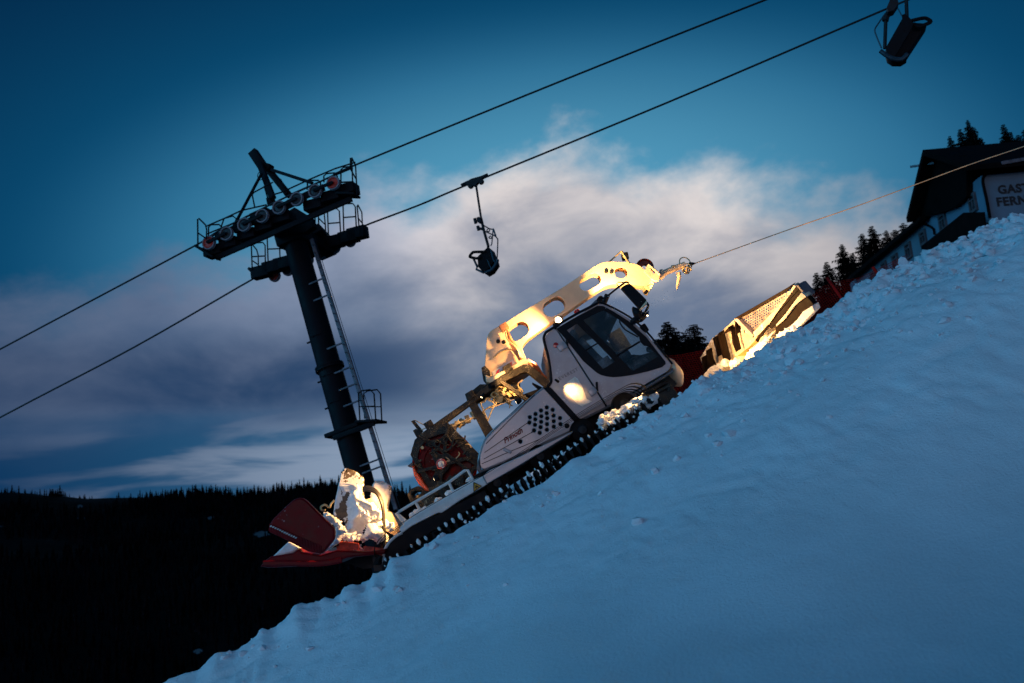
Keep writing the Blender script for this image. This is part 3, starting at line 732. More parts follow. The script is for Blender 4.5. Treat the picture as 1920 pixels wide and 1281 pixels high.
# little resting platform with railing
def tl(b, pts, Y0, r=.022, kf=k4, sm=False): P_ = [ty(kf(*p), Y0) for p in pts]; b.tube(spline(P_, 4) if sm else P_, r, 6)
b = MB()
for Y0 in (-.55, .1):
    tl(b, [(283, 865), (276, 735), (290, 722), (330, 716), (348, 735), (357, 868)] if Y0 < 0 else [(305, 850), (300, 735), (318, 722), (362, 716), (378, 735), (384, 862)], Y0, .024, k5)
    tl(b, [(278, 795), (352, 792)] if Y0 < 0 else [(300, 795), (380, 795)], Y0, .018, k5)
b.build('rest_railing', tsteel, tower)
pa, pb = ty(k5(285, 868), -.2), ty(k5(385, 862), -.2)
b = MB(); b.bar(pa, pb, .8, .08, (0, 1, 0)); a_ = ty(k5(160, 940), -.45); b_ = ty(k5(350, 870), -.45); b.bar(a_, b_, .08, .16, (0, 1, 0)); b.build('rest_platform', tsteel, tower)
# crossarm and mast head
h0, h1 = ty((530, 412), 0), ty((592, 420), 0)
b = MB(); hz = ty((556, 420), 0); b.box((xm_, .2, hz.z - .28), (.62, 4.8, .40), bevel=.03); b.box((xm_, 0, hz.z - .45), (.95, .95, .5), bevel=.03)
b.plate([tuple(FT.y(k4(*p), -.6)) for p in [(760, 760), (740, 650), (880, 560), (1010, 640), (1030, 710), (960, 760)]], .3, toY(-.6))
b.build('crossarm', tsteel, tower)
# gantry
b = MB()
def tb(p0, p1, Ya, Yb, w_=.16, h_=.16): b.bar(ty(k4(*p0), Ya), ty(k4(*p1), Yb), w_, h_, (0, 1, 0))
tb((530, 105), (610, 225), 0, 0, .26, .32); tb((585, 200), (690, 480), -.2, -1.2, .16, .2); tb((630, 220), (825, 460), .2, .2, .18, .22); tb((600, 280), (372, 712), -.8, -2.0, .07, .08); tb((680, 250), (1005, 356), -.5, -2.0, .09, .1)
tb((660, 205), (640, 260), 0, 0, .3, .3); tb((700, 490), (650, 510), -1.0, -1.0, .2, .25); tb((740, 330), (800, 450), .1, .1, .12, .14)
b.tube(circ_pts := [ty(k4(590 + 22 * math.cos(a), 300 + 32 * math.sin(a)), -.3) for a in [i * math.pi / 6 for i in range(12)]], .015, 5, closed=True)
b.build('gantry', tsteel, tower)
# sheave batteries
linerm = M('sheave_liner', (.22, .18, .20), .6, .1, .15, 8); dkface = M('sheave_face', (.035, .032, .036), .5, .4, .3, 9); redface = M('red_sheave_face', (.55, .035, .015), .5, 0, .2, 7)
def sheave(px, rad_px, Y0, red, parent):
    c_ = ty(px, Y0); r = rad_px * (FT.M @ c_).y / FPX
    b = MB(); b.disc(c_, (0, 1, 0), [(r * .80, -.055), (r * .97, -.06), (r, -.04), (r * .88, 0), (r, .04), (r * .97, .06), (r * .8, .055)], 30)
    o = b.build('sheave_wheel', linerm, parent)
    b = MB(); b.disc(c_, (0, 1, 0), [(.001, -.05), (.05, -.055), (.055, -.03), (r * .62, -.02), (r * .82, -.052)], 30); b.disc(c_, (0, 1, 0), [(r * .82, .052), (r * .6, .02), (.001, .02)], 30)
    b.build('wheel_face', redface if red else dkface, o)
    return c_
top_c = [(180, 835), (320, 762), (462, 690), (605, 620), (740, 552), (882, 485), (1030, 422), (1175, 358)]
cc = [sheave(k4(*p), 14.3, yn, i in (0, 7), tower) for i, p in enumerate(top_c)]
b = MB()
for i in range(0, 8, 2):
    b.bar(cc[i] + Vector((0, -.09, 0)), cc[i + 1] + Vector((0, -.09, 0)), .05, .10); b.tube([cc[i] + Vector((0, -.13, 0)), cc[i] + Vector((0, .1, 0))], .04, 8); b.tube([cc[i + 1] + Vector((0, -.13, 0)), cc[i + 1] + Vector((0, .1, 0))], .04, 8)
split_build(b, 'rocker_beam', tsteel, tower)
b = MB()
for pts in ([(232, 792), (528, 650)], [(810, 520), (1102, 390)], [(380, 735), (955, 470)]):
    b.bar(ty(k4(*pts[0]), yn + .14), ty(k4(*pts[1]), yn + .14), .08, .22)
split_build(b, 'rocker_beam', tsteel, tower)
b = MB(); b.bar(ty(k4(235, 955), yn + .3), ty(k4(1322, 482), yn + .3), .10, .17)
for p in [(230, 905), (355, 845), (500, 775), (640, 705), (780, 640), (1030, 540), (1170, 470), (1290, 415)]:
    c_ = ty(k4(*p), yn + .45); b.box(c_, (.62, .5, .32), Matrix.Rotation(R(9), 3, 'Y'), bevel=.02)
b.bar(ty(k4(95, 870), yn + .2), ty(k4(240, 960), yn + .2), .5, .07); b.bar(ty(k4(1220, 450), yn + .3), ty(k4(1365, 455), yn + .3), .5, .07)
split_build(b, 'catwalk', tsteel, tower)
b = MB()
rails = [([(90, 870), (88, 645), (98, 640), (150, 690), (160, 730), (158, 800)], -.2), ([(90, 755), (155, 800)], -.2), ([(175, 790), (175, 710), (195, 690), (260, 688), (278, 710), (280, 760)], .8),
         ([(280, 860), (278, 700), (300, 640), (370, 620), (395, 640), (415, 860)], .8), ([(150, 705), (300, 640), (440, 575), (575, 545), (640, 530)], .8), ([(160, 765), (415, 660), (620, 560)], .8), ([(545, 550), (525, 450), (540, 430), (690, 350)], .8),
         ([(620, 380), (650, 480)], .8), ([(690, 450), (760, 430), (1000, 320), (1190, 240), (1350, 190)], .8), ([(800, 460), (1100, 330), (1330, 235)], .8),
         ([(965, 410), (968, 345), (985, 335), (1055, 335), (1070, 350), (1075, 400)], .8), ([(1100, 350), (1098, 300), (1120, 280), (1185, 275), (1205, 300), (1210, 340)], .8), ([(1235, 440), (1235, 250), (1255, 230), (1310, 225)], .8),
         ([(1310, 225), (1312, 155), (1322, 155), (1352, 215), (1365, 450)], -.2), ([(1330, 400), (1325, 240), (1320, 165)], .8), ([(1240, 350), (1335, 345)], .8), ([(1315, 250), (1360, 330)], -.2)]
for pts, dy in rails: tl(b, pts, yn + dy, .026)
split_build(b, 'railing', tsteel, tower)
# far battery (under the lower rope)
low_c = [(705, 1100), (812, 1052), (1075, 925), (1185, 875), (1310, 822), (970, 975)]
cl_ = [sheave(k4(*p), 12.0, yf_, i in (0, 4), tower) for i, p in enumerate(low_c)]
b = MB(); b.bar(ty(k4(640, 1050), yf_ - .15), ty(k4(1405, 760), yf_ - .15), .08, .3)
for p in [(600, 1070), (690, 1030), (780, 1000), (1090, 880), (1180, 830), (1300, 790), (1370, 760)]: b.box(ty(k4(*p), yf_ - .35), (.7, .4, .42), Matrix.Rotation(R(9), 3, 'Y'), bevel=.02)
b.bar(ty(k4(525, 1050), yf_), ty(k4(580, 1105), yf_), .6, .1); b.bar(ty(k4(1000, 740), 1.2), ty(k4(1090, 830), yf_), .7, .3)
b.bar(ty(k4(870, 960), 1.0), ty(k4(1050, 870), yf_), .5, .25)
split_build(b, 'catwalk', tsteel, tower)
b = MB()
for pts in ([(525, 1055), (518, 860), (527, 850), (560, 890), (572, 930), (575, 1030)], [(528, 945), (630, 940)], [(530, 980), (572, 1010)], [(530, 850), (560, 835), (610, 832), (628, 855), (630, 1005)],
            [(652, 985), (645, 800), (665, 775), (760, 765)], [(650, 885), (780, 880)], [(740, 770), (748, 970)], [(1055, 620), (1060, 800)], [(1025, 560), (1030, 690)], [(1058, 640), (1110, 690), (1115, 800)], [(1062, 580), (1100, 590), (1110, 690)],
            [(1135, 770), (1128, 590), (1145, 565), (1200, 560), (1222, 580), (1232, 750)], [(1135, 680), (1228, 672)], [(1258, 745), (1252, 540), (1270, 522), (1330, 520), (1350, 545), (1358, 715)], [(1257, 632), (1350, 625)],
            [(1385, 760), (1365, 540), (1370, 530), (1402, 590), (1412, 785)], [(1375, 640), (1408, 680)], [(730, 740), (745, 752), (770, 750)]):
    tl(b, pts, yf_ - .55, .026)
split_build(b, 'railing', tsteel, tower)

# ------------------------------------------------------------------ haul ropes
def rope(pix, Y0, r, lbl, ext=3):
    P_ = [FT.M @ ty(p, Y0) for p in pix]; o = P_[0]
    b = MB(); b.tube([p - o for p in spline(P_, 5)], r, 7); ob = b.build('haul_rope', ropem); ob.location = o
    tag(ob, lbl, 'rope', 'haul ropes of the chairlift')
c0 = k4(180, 770); c1 = k4(1175, 300)
rope([(-420, 880), (0, 655), (367, 460), (392, 444), (425, 425), (523, 376), (591, 345), (625, 329), (665, 310), (1050, 153), (1435, 0), (1800, -140)], yn, .030, 'upper black haul rope running over the row of eight sheaves')
rope([(-420, 1010), (0, 783), (250, 652), (480, 520), (515, 505), (602, 464), (657, 440), (680, 425), (785, 385), (880, 345), (1250, 193), (1650, 22), (1850, -62)], yf_, .034, 'lower black haul rope carrying the hanging chair in front of the cloud')

# ------------------------------------------------------------------ chairs
def chair_frame(px, Y0):
    p = FT.M @ ty(px, Y0); return Fr(Matrix.Translation(p) @ Matrix.Rotation(RA, 4, 'Z'))
FC = chair_frame((893, 349), yf_)
ch1 = empty('lift_chair', FC.M, 'two-seat lift chair hanging before the bright cloud, between tower and groomer', 'lift chair', 'chairs hanging from the chairlift ropes')
def cl(b, pts, Y0, r=.025, kf=kc, sm=False): P_ = [FC_.y3(kf(*p), Y0) for p in pts]; b.tube(spline(P_, 4) if sm else P_, r, 7)
FC_ = FC
b = MB(); cl(b, [(85, 218), (140, 190), (250, 150), (320, 125), (375, 100)], 0, .05)
b.plate(FC.ys([kc(*p) for p in [(130, 200), (200, 155), (320, 122), (345, 130), (300, 165), (270, 200), (240, 235), (215, 225), (160, 225)]], 0), .16, toY(0)); b.build('grip', steel, ch1)
for p in ((190, 225), (303, 180)):
    c_ = FC.y3(kc(*p), 0); b = MB(); b.disc(c_, (0, 1, 0), [(.001, -.07), (.08, -.07), (.10, -.05), (.10, .05), (.08, .07), (.001, .07)], 18); b.build('grip_roller', steel, ch1)
b = MB(); cl(b, [(250, 230), (275, 400), (303, 580)], 0, .04); cl(b, [(303, 580), (330, 700), (380, 880), (378, 930)], 0, .05); b.build('hanger', steel, ch1)
b = MB(); b.plate(FC.ys([kc(*p) for p in [(262, 580), (290, 570), (308, 590), (305, 640), (270, 625)]], 0), .2, toY(0)); cl(b, [(232, 582), (246, 635)], 0, .06); cl(b, [(266, 665), (278, 710)], 0, .06); cl(b, [(285, 690), (325, 700)], 0, .05); b.build('damper', steel, ch1)
b = MB()
b.plate(FC.ys([kc(*p) for p in [(280, 1010), (375, 920), (398, 905), (448, 1035), (455, 1065), (400, 1145), (340, 1180), (285, 1120)]], -.1), .75, toY(.1), bevel=.02)
b.build('seat', seatblk, ch1)
b = MB(); cl(b, [(410, 925), (440, 1040), (460, 1060)], -.35, .03); cl(b, [(370, 1030), (410, 1125)], -.35, .02); b.build('backrest', bluest, ch1)
b = MB(); cl(b, [(345, 945), (230, 948), (205, 960), (180, 995), (200, 1008), (270, 1018), (300, 1000)], -.3, .05, sm=True); b.build('armrest', seatblk, ch1)
b = MB(); cl(b, [(215, 1010), (262, 1110), (250, 1135), (335, 1175)], -.2, .04); cl(b, [(255, 1120), (275, 1095), (330, 1150)], .2, .035); cl(b, [(345, 1175), (420, 1140), (475, 1060), (480, 1030)], -.3, .06, sm=True); b.build('foot_frame', bluest, ch1)
b = MB(); cl(b, [(478, 1035), (486, 830), (475, 795), (440, 765), (350, 725)], -.3, .022, sm=True); cl(b, [(320, 650), (385, 690), (438, 705)], .3, .022); cl(b, [(435, 690), (420, 860), (408, 880)], 0, .022); cl(b, [(438, 700), (465, 780)], 0, .03)
cl(b, [(385, 690), (365, 715), (390, 725), (400, 695)], .1, .02, sm=True); cl(b, [(410, 770), (388, 790), (410, 800), (425, 775)], -.1, .02, sm=True); b.build('safety_bar', bluest, ch1)
# second chair, nearer, at the top right edge on the upper rope
FC2 = chair_frame((1692, -110), yn); FC_ = FC2
ch2 = empty('lift_chair', FC2.M, 'nearer dark lift chair cut by the top edge of the picture at upper right', 'lift chair', 'chairs hanging from the chairlift ropes')
b = MB(); b.plate(FC2.ys([k8(*p) for p in [(905, 350), (1110, 430), (1360, 450), (1010, 985), (1000, 1040), (900, 1105), (740, 1105), (640, 1040), (600, 890)]], -.1), .5, toY(.1), bevel=.02); b.build('seat', seatblk, ch2)
b = MB(); b.plate(FC2.ys([k8(*p) for p in [(900, 270), (950, 250), (1050, 330), (1110, 430), (1060, 560), (740, 1090), (640, 1045), (610, 890), (910, 370)]], -.45), .08, toY(-.40), bevel=.01); b.build('backrest', seatblk, ch2)
b = MB(); cl(b, [(1070, 385), (1300, 335), (1400, 370), (1425, 410), (1290, 470), (1190, 490), (1110, 440)], -.3, .05, k8, True); b.build('armrest', seatblk, ch2)
b = MB(); cl(b, [(980, -900), (980, 0), (992, 310)], -.1, .05, k8); cl(b, [(600, 380), (582, 900)], .3, .05, k8); b.build('hanger', steel, ch2)
b = MB(); cl(b, [(960, -600), (760, -20), (690, 200), (610, 300), (590, 390)], .3, .09, k8); b.plate(FC2.ys([k8(*p) for p in [(690, 0), (800, -20), (830, 110), (740, 240), (640, 270), (610, 190)]], .2), .3, toY(.2)); b.build('yoke', steel, ch2)
b = MB(); cl(b, [(590, 250), (480, 410), (400, 540), (420, 650), (520, 890)], -.2, .02, k8, True); cl(b, [(820, 150), (900, 300)], -.2, .015, k8); b.build('safety_bar', bluest, ch2)
b = MB(); cl(b, [(500, 940), (620, 1030), (760, 1090), (900, 1090), (1000, 1000)], -.4, .06, k8, True); b.build('foot_frame', bluest, ch2)

# ------------------------------------------------------------------ snow groomer
O = sth(.20, -16.55, .60)
GM = Matrix.Translation(O) @ Matrix((Fv, -Lv, Nv)).transposed().to_4x4()
G = Fr(GM)
cat = empty('snow_groomer', GM, 'silver snow groomer climbing the slope, with lit crane boom, red tiller and glowing front blade', 'snow groomer')
def gp(name, pix, Y0, th, mat, holes=(), bevel=.0, rd=0, parent=None, kf=None, near=True, smooth=40):
    """plate whose near face lies at lateral Y0, thickness goes away from the near side"""
    cv_ = (lambda p: kf(*p)) if kf else (lambda p: p)
    P_ = G.ys([cv_(p) for p in pix], Y0)
    if rd: P_ = rounded(P_, rd)
    Hs = [G.ys([cv_(p) for p in h], Y0) for h in holes]
    b = MB(); b.plate(P_, th, toY(Y0 + th / 2), Hs, bevel)
    return b.build(name, mat, parent or cat, smooth) if name else b
def g3(p, Y0, kf=None): return G.y3(kf(*p) if kf else p, Y0)
def gt(b, pts, Y0, r, kf=None, sm=False, n=7):
    Ys = Y0 if isinstance(Y0, (list, tuple)) else [Y0] * len(pts)
    P_ = [g3(p, y_, kf) for p, y_ in zip(pts, Ys)]; b.tube(spline(P_, 5) if sm else P_, r, n); return b
YS = -1.15      # near side of the cab

# --- cab shell
shell = [(1021, 636), (1029, 621), (1119, 570.5), (1131, 571), (1180, 597), (1213, 626), (1244, 665), (1259, 683), (1257, 700), (1139, 763.5), (1089, 788.5), (1030, 724), (1035, 708)]
win = kb_ = [kb(*p) for p in [(232, 302), (420, 190), (560, 115), (640, 72), (700, 74), (800, 128), (950, 222), (1130, 385), (1250, 540), (1322, 630), (1325, 655), (1290, 685), (1150, 728), (1000, 762), (880, 780), (800, 786), (730, 778), (680, 765), (640, 745), (600, 712), (500, 625), (400, 500), (310, 390)]]
seam_t, seam_b = kb(228, 302), kb(740, 1085)
sidep = [kb(*p) for p in [(112, 400), (150, 335), (222, 296), (733, 1087), (472, 1218), (158, 884), (186, 800), (160, 600)]]
gp('side_panel', sidep, YS, .05, silver, bevel=.010, rd=.05)
doorp = [kb(*p) for p in [(232, 294), (640, 54), (690, 52), (760, 80), (960, 198), (1130, 350), (1300, 560), (1378, 655), (1372, 690), (1340, 730), (744, 1082)]]
winr = [kb(*p) for p in [(240, 306), (420, 197), (560, 122), (640, 80), (700, 82), (800, 134), (945, 226), (1125, 388), (1245, 545), (1315, 634), (1316, 652), (1285, 680), (1150, 722), (1000, 756), (880, 774), (800, 780), (735, 772), (685, 760), (645, 738), (608, 708), (508, 620), (408, 496), (316, 388)]]
door = gp('door', doorp, YS, .05, silver, holes=[winr], bevel=.010)
# black window surround with three panes let in
p1 = [kb(*p) for p in [(335, 316), (440, 250), (635, 440), (812, 622), (808, 635), (698, 704), (640, 640)]]
p2 = [kb(*p) for p in [(497, 214), (600, 160), (690, 118), (712, 116), (860, 208), (1060, 380), (1180, 500), (1246, 572), (1240, 584), (1120, 655), (1003, 720), (985, 716), (845, 570)]]
gp('window_surround', win, YS - .012, .03, black, holes=[p1, p2], parent=door)
gp('window_pane', p1, YS + .005, .008, glassm, parent=door); gp('window_pane', p2, YS + .005, .008, glassm, parent=door)
b = MB(); gt(b, [kb(520, 518), kb(650, 444)], YS - .015, .012); b.build('window_bar', black, door)
b = MB(); gt(b, [kb(835, 572), kb(1065, 432)], YS - .015, .016); b.build('window_bar', black, door)
b = MB(); gt(b, [kb(*p) for p in [(865, 215), (870, 245), (920, 310), (1050, 385)]], YS - .04, .012, sm=True); b.build('grab_bar', steel, door)
b = MB(); b.plate(G.ys([kb(*p) for p in [(1060, 380), (1110, 400), (1160, 450), (1170, 480), (1110, 470), (1070, 430)]], YS - .03), .04, toY(YS - .03)); b.build('wiper_motor', black, door)
# dark recess behind the door seam and along the rear pillar
gp('door_seal', [kb(*p) for p in [(205, 296), (250, 290), (760, 1085), (715, 1095)]], YS + .052, .03, black)
b = MB(); gt(b, [kb(*p) for p in [(640, 46), (400, 172), (150, 322), (120, 350), (104, 400), (118, 470), (152, 600), (178, 800), (170, 850), (140, 885)]], YS - .005, .022, sm=True)
gt(b, [kb(*p) for p in [(640, 46), (700, 45), (960, 182), (1140, 338), (1310, 550), (1392, 655)]], YS - .005, .016, sm=True); b.build('door_gasket', black, cat)
gp('pillar', [kb(*p) for p in [(-10, 838), (105, 893), (160, 884), (180, 893), (478, 1218), (455, 1235), (440, 1255)]], YS - .02, .22, black, bevel=.01)
b = MB(); gt(b, [kb(*p) for p in [(472, 1222), (740, 1088), (1060, 930), (1372, 742), (1385, 700)]], YS - .004, .022, sm=True); b.build('sill_trim', silver_dk, cat)
# loft of the cab skin between the two sides
rim = [kb(*p) for p in [(160, 884), (188, 800), (162, 600), (114, 400), (152, 335), (640, 56), (700, 56), (960, 200), (1130, 352), (1300, 562), (1380, 656), (1372, 700), (742, 1086), (472, 1222)]]
R2 = rounded(G.ys(rim, YS + .02), [.06, .05, .05, .12, .1, .12, .12, .2, .2, .2, .08, .1, .02, .05], 3)
yl = [YS + .02, YS + .06, -YS - .06, -YS - .02]
def loft(name, idx, mat, inset=.0, n_=len(R2)):
    v, f = [], []
    cx_ = sum(p[0] for p in R2) / len(R2); cz_ = sum(p[1] for p in R2) / len(R2)
    for (i0, i1) in idx:
        for i in range(i0, i1):
            a, c_ = R2[i % n_], R2[(i + 1) % n_]
            for t_ in (1.0, .975):
                pass
            q0 = [(cx_ + (p[0] - cx_) * s_, y_, cz_ + (p[1] - cz_) * s_) for p in (a, c_) for y_, s_ in ((yl[0], .992 - inset), (yl[1], 1 - inset), (yl[2], 1 - inset), (yl[3], .992 - inset))]
            k0 = len(v); v += q0
            for j in range(3): f.append((k0 + j, k0 + j + 1, k0 + 5 + j, k0 + 4 + j))
    return mesh_obj(name, v, f, mat, cat, 60)
# indices: 4 points per corner (n=3)
c4 = lambda c_: c_ * 4
loft('roof', [(c4(4), c4(7))], silver); loft('rear_wall', [(c4(0), c4(4))], silver_dk)
loft('windscreen', [(c4(7), c4(9) + 2)], glassm, .004); loft('nose', [(c4(9) + 2, c4(12))], silver); loft('cab_floor', [(c4(12), len(R2))], steel)
far_side = [kb(*p) for p in rim] if False else None
b = MB(); P_ = R2; b.plate(P_, .04, toY(-YS - .03), [G.ys(p2, YS + .02), G.ys(p1, YS + .02)]); b.build('far_side_panel', M('cab_lining', (.05, .06, .075), .7), cat)
b = MB(); b.plate(G.ys(p2, YS + .02), .006, toY(-YS - .03)); b.build('far_window_pane', glassm, cat)
# front corner below the nose, headlamp glow put into its cream colour
b = MB(); b.lump(g3(kb(1390, 740), -.75), (.13, .40, .26), 3, 3, .05); b.build('nose_corner', cream, cat)
# interior
b = MB(); sx = g3((1108, 668), -.5); b.box(sx + Vector((0, 0, 0)), (.16, .5, .62), Matrix.Rotation(R(-12), 3, 'Y'), bevel=.05); b.box(sx + Vector((.28, 0, -.30)), (.52, .5, .14), bevel=.05); b.box(sx + Vector((-.06, 0, .42)), (.11, .3, .2), bevel=.04); b.build('driver_seat', seatm, cat)
b = MB(); b.box(g3((1205, 690), .1), (.55, 1.5, .24), Matrix.Rotation(R(15), 3, 'Y'), bevel=.05); b.box(g3((1180, 678), -.2), (.22, .05, .20), Matrix.Rotation(R(20), 3, 'Y'), bevel=.01); b.build('dashboard', black, cat)
b = MB(); c_ = g3((1165, 668), -.35); ax = Vector((.75, 0, .66)); u_ = ax.orthogonal().normalized(); v_ = ax.normalized().cross(u_)
b.tube([c_ + (u_ * math.cos(a) + v_ * math.sin(a)) * .19 for a in [i * math.pi / 10 for i in range(20)]], .016, 6, closed=True); b.tube([c_, c_ + Vector((.3, 0, -.2))], .03, 8); b.build('steering_wheel', black, cat)
b = MB(); b.box(g3((1132, 690), -.95), (.34, .02, .26), Matrix.Rotation(R(-4), 3, 'Y')); b.build('sliding_panel', screenm, cat)
b = MB(); b.box(g3((1160, 640), .55), (.30, .02, .4), bevel=.01); b.build('partition', seatm, cat)
# handles, reflector, roof details
for (x0, y0), (x1, y1) in ((kb(250, 505), kb(325, 455)), (kb(560, 955), kb(625, 905))):
    a, c_ = g3((x0, y0), YS - .02), g3((x1, y1), YS - .02)
    b = MB(); b.bar(a, c_, .05, .11); o = b.build('door_handle', silver, door)
    b = MB(); b.box(c_ + Vector((.035, 0, .02)), (.035, .05, .15), Matrix.Rotation(R(28), 3, 'Y'), bevel=.008); b.build('handle_hinge', black, door)
b = MB(); b.disc(g3(kb(225, 467), YS - .004), (0, -1, 0), [(.045, 0), (.04, .012), (.001, .016)], 16); b.build('reflector', redlens, cat)
gp('roof_hatch', [(1098, 581), (1117, 562), (1131, 559), (1136, 571)], -.7, 1.3, M('blue_grey_hatch', (.05, .10, .14), .4), bevel=.01)
b = MB(); c_ = g3((1082, 585), -.6); b.disc(c_, (0, 0, 1), [(.05, -.04), (.05, .03), (.001, .05)], 14); b.build('marker_lamp', redlens, cat)
gp('lit_patch_plate', [kb(*p) for p in [(297, 880), (340, 835), (415, 782), (445, 800), (490, 880), (515, 945), (535, 1005), (590, 1028), (490, 1082), (440, 1055), (380, 990), (320, 925)]], YS - .008, .012, M('lit_patch_paint', (.85, .78, .66), .5, 0, .15, 8, speck=(30, .6), bump=.3), bevel=.003)  # cream plate in the outline of the lamp pool, its brightness put into the colour
b = MB(); b.box(g3(kb(1110, 300), YS + .1), (.10, .12, .14), bevel=.03); b.build('front_camera', black, cat)
# lettering beside the painted light patch
v, f = text_mesh('EVEREST', .075, th=.003, spacing=1.25)
a, c_ = g3(kb(262, 818), YS - .003), g3(kb(408, 742), YS - .003); dd = (c_ - a).normalized(); nn_ = Vector((0, -1, 0)); up_ = nn_.cross(dd)
b = MB(); b.add(v, f, lambda p: a + dd * p[0] + up_ * p[1] + nn_ * p[2]); b.build('lettering', silver_dk, cat, smooth=0)

# --- mirror
mir = gp('mirror', [kk(*p) for p in [(190, 795), (300, 728), (352, 745), (582, 975), (580, 1005), (480, 1115)]], -1.62, .10, black, bevel=.02, rd=.03)
gp('mirror_back', [kk(*p) for p in [(480, 1112), (520, 1060), (582, 985), (590, 1040), (500, 1118)]], -1.64, .13, cream, bevel=.01, parent=mir)
b = MB(); gt(b, [kk(*p) for p in [(-20, 950), (0, 915), (150, 795), (262, 715), (290, 714), (315, 735)]], [-1.2, -1.2, -1.4, -1.57, -1.57, -1.57], .016); gt(b, [kk(*p) for p in [(175, 800), (130, 740), (150, 715), (250, 720)]], -1.5, .008)
b.build('mirror_arm', black, mir); b = MB(); gt(b, [kk(*p) for p in [(580, 1020), (606, 1060), (590, 1110), (505, 1240)]], [-1.57, -1.57, -1.5, -1.25], .020); b.build('mirror_arm', black, mir)
b = MB(); b.lump(g3(kk(440, 1180), -1.3), (.07, .07, .12), 5, 2, .2); b.lump(g3(kk(470, 1250), -1.2), (.16, .08, .07), 6, 2, .2); b.build('mirror_bracket', black, cat)
b = MB(); gt(b, [(1131, 572), (1139, 553)], -.9, .045); b.build('antenna_base', black, cat)

# --- engine cover
pod = [k2(*p) for p in [(1278, 352), (1522, 618), (1490, 665), (1210, 800), (1000, 890), (862, 950), (820, 965), (797, 930), (800, 850), (838, 740), (900, 680), (965, 612)]]
YP = -1.22
hl = [(1302, 497), (1347, 515), (1259, 520), (1218, 546), (1302, 540), (1353, 558), (1175, 570), (1261, 563), (1306, 578), (1402, 577), (1216, 586), (1172, 610), (1260, 605), (1354, 600), (1405, 622), (1214, 627), (1304, 622), (1256, 645), (1355, 641), (1207, 669), (1303, 664), (1250, 687), (1104, 753)]
hr = .029
holes = [[Vector(G.y(k2(*p), YP)) + Vector((hr * math.cos(a), hr * math.sin(a))) for a in [i * math.pi / 8 for i in range(16)]] for p in hl]
pr_ = rounded(G.ys(pod, YP), [.02, .05, .12, 0, 0, .08, .12, .1, .05, .12, .05, .05])
b = MB(); b.plate(pr_, .045, toY(YP + .022), holes, .010); ec = b.build('engine_cover', silver, cat)
b = MB(); ins = pr_; cx_ = sum(p[0] for p in ins) / len(ins); cz_ = sum(p[1] for p in ins) / len(ins)
b.plate([(cx_ + (p[0] - cx_) * .965, cz_ + (p[1] - cz_) * .93) for p in ins], 1.1, toY(YP + .06 + .55)); b.build('engine_bay', black, cat)
b = MB(); gt(b, [k2(*p) for p in [(1275, 352), (965, 612), (842, 738), (800, 850), (790, 930)]], YP + .03, .022, sm=True); b.build('cover_edge', silver, ec)
# soft lower band of the cover
gp('lower_band', [k2(*p) for p in [(1526, 622), (1530, 660), (1330, 742), (1040, 880), (850, 968), (795, 992), (775, 960), (776, 935), (790, 880), (810, 960), (830, 962), (1000, 888), (1210, 798), (1488, 668)]], YP - .03, .12, silver_dk, bevel=.02, parent=ec)
for ln in ([(835, 835), (1175, 600)], [(828, 885), (1210, 672)], [(815, 920), (995, 840), (1250, 735)], [(1210, 400), (845, 770)]):
    b = MB(); P_ = [g3(k2(*p), YP - .002) for p in ln]; b.tube(P_, .007, 4); b.build('panel_groove', black, ec)
b = MB(); b.disc(g3(k2(1453, 635), YP - .002), (0, -1, 0), [(.04, 0), (.035, .008), (.001, .01)], 12); b.build('filler_cap', black, ec)
b = MB(); b.box(g3(k2(1007, 822), YP - .02), (.045, .03, .13), Matrix.Rotation(R(-35), 3, 'Y'), bevel=.012); b.build('latch', silver, ec)
v, f = text_mesh('Prinoth', .20, shear=.45, th=.003, bold=.007, spacing=1.0)
a, c_ = g3(k2(985, 768), YP - .004), g3(k2(1128, 678), YP - .004); dd = (c_ - a); LL = dd.length; dd.normalize(); up_ = nn_.cross(dd); wmax = max(p[0] for p in v); s_ = LL / wmax
b = MB(); b.add(v, f, lambda p: a + dd * p[0] * s_ + up_ * p[1] * s_ + nn_ * p[2]); b.build('lettering', redp, ec, smooth=0)
# --- running board / fender
fender = gp('fender', [k2(*p) for p in [(868, 968), (1040, 890), (1330, 752), (1500, 672), (1492, 690), (1330, 790), (1100, 930), (852, 1072), (822, 1010)]], -1.75, .62, silver, bevel=.012)
deck = gp('rear_deck', [kt(*p) for p in [(862, 277), (896, 340), (700, 455), (570, 545), (540, 545), (430, 600), (350, 640), (285, 690), (262, 665), (275, 640), (345, 575), (480, 488), (600, 425), (650, 385), (790, 312)]], -1.75, .55, whitep, bevel=.012)
b = MB(); gt(b, [kt(*p) for p in [(285, 688), (240, 712), (190, 758), (160, 808), (150, 850), (150, 915), (151, 940)]], -1.76, .022, sm=True); b.build('guard_edge', whitep, deck)
gp('track_guard', [kt(*p) for p in [(560, 548), (430, 605), (350, 645), (240, 715), (190, 762), (160, 815), (153, 900), (175, 900), (300, 850), (340, 780), (420, 720), (560, 640), (900, 440), (880, 380)]], -1.72, .5, black)
b = MB(); b.plate([G.y(kt(*p), -1.76) for p in [(800, 325), (856, 352), (800, 391)]], .004, toY(-1.758)); st_ = b.build('warning_sticker', yellow, deck, smooth=0)
b = MB(); P_ = [g3(kt(*p), -1.765) for p in [(800, 325), (856, 352), (800, 391)]]; b.tube(P_ + [P_[0]], .008, 4)
for a_, c_ in (((808, 350), (838, 362)), ((818, 342), (818, 376)), ((806, 366), (832, 350))): gt(b, [kt(*a_), kt(*c_)], -1.765, .006, n=4)
b.build('sticker_symbol', black, st_)
rl = MB()
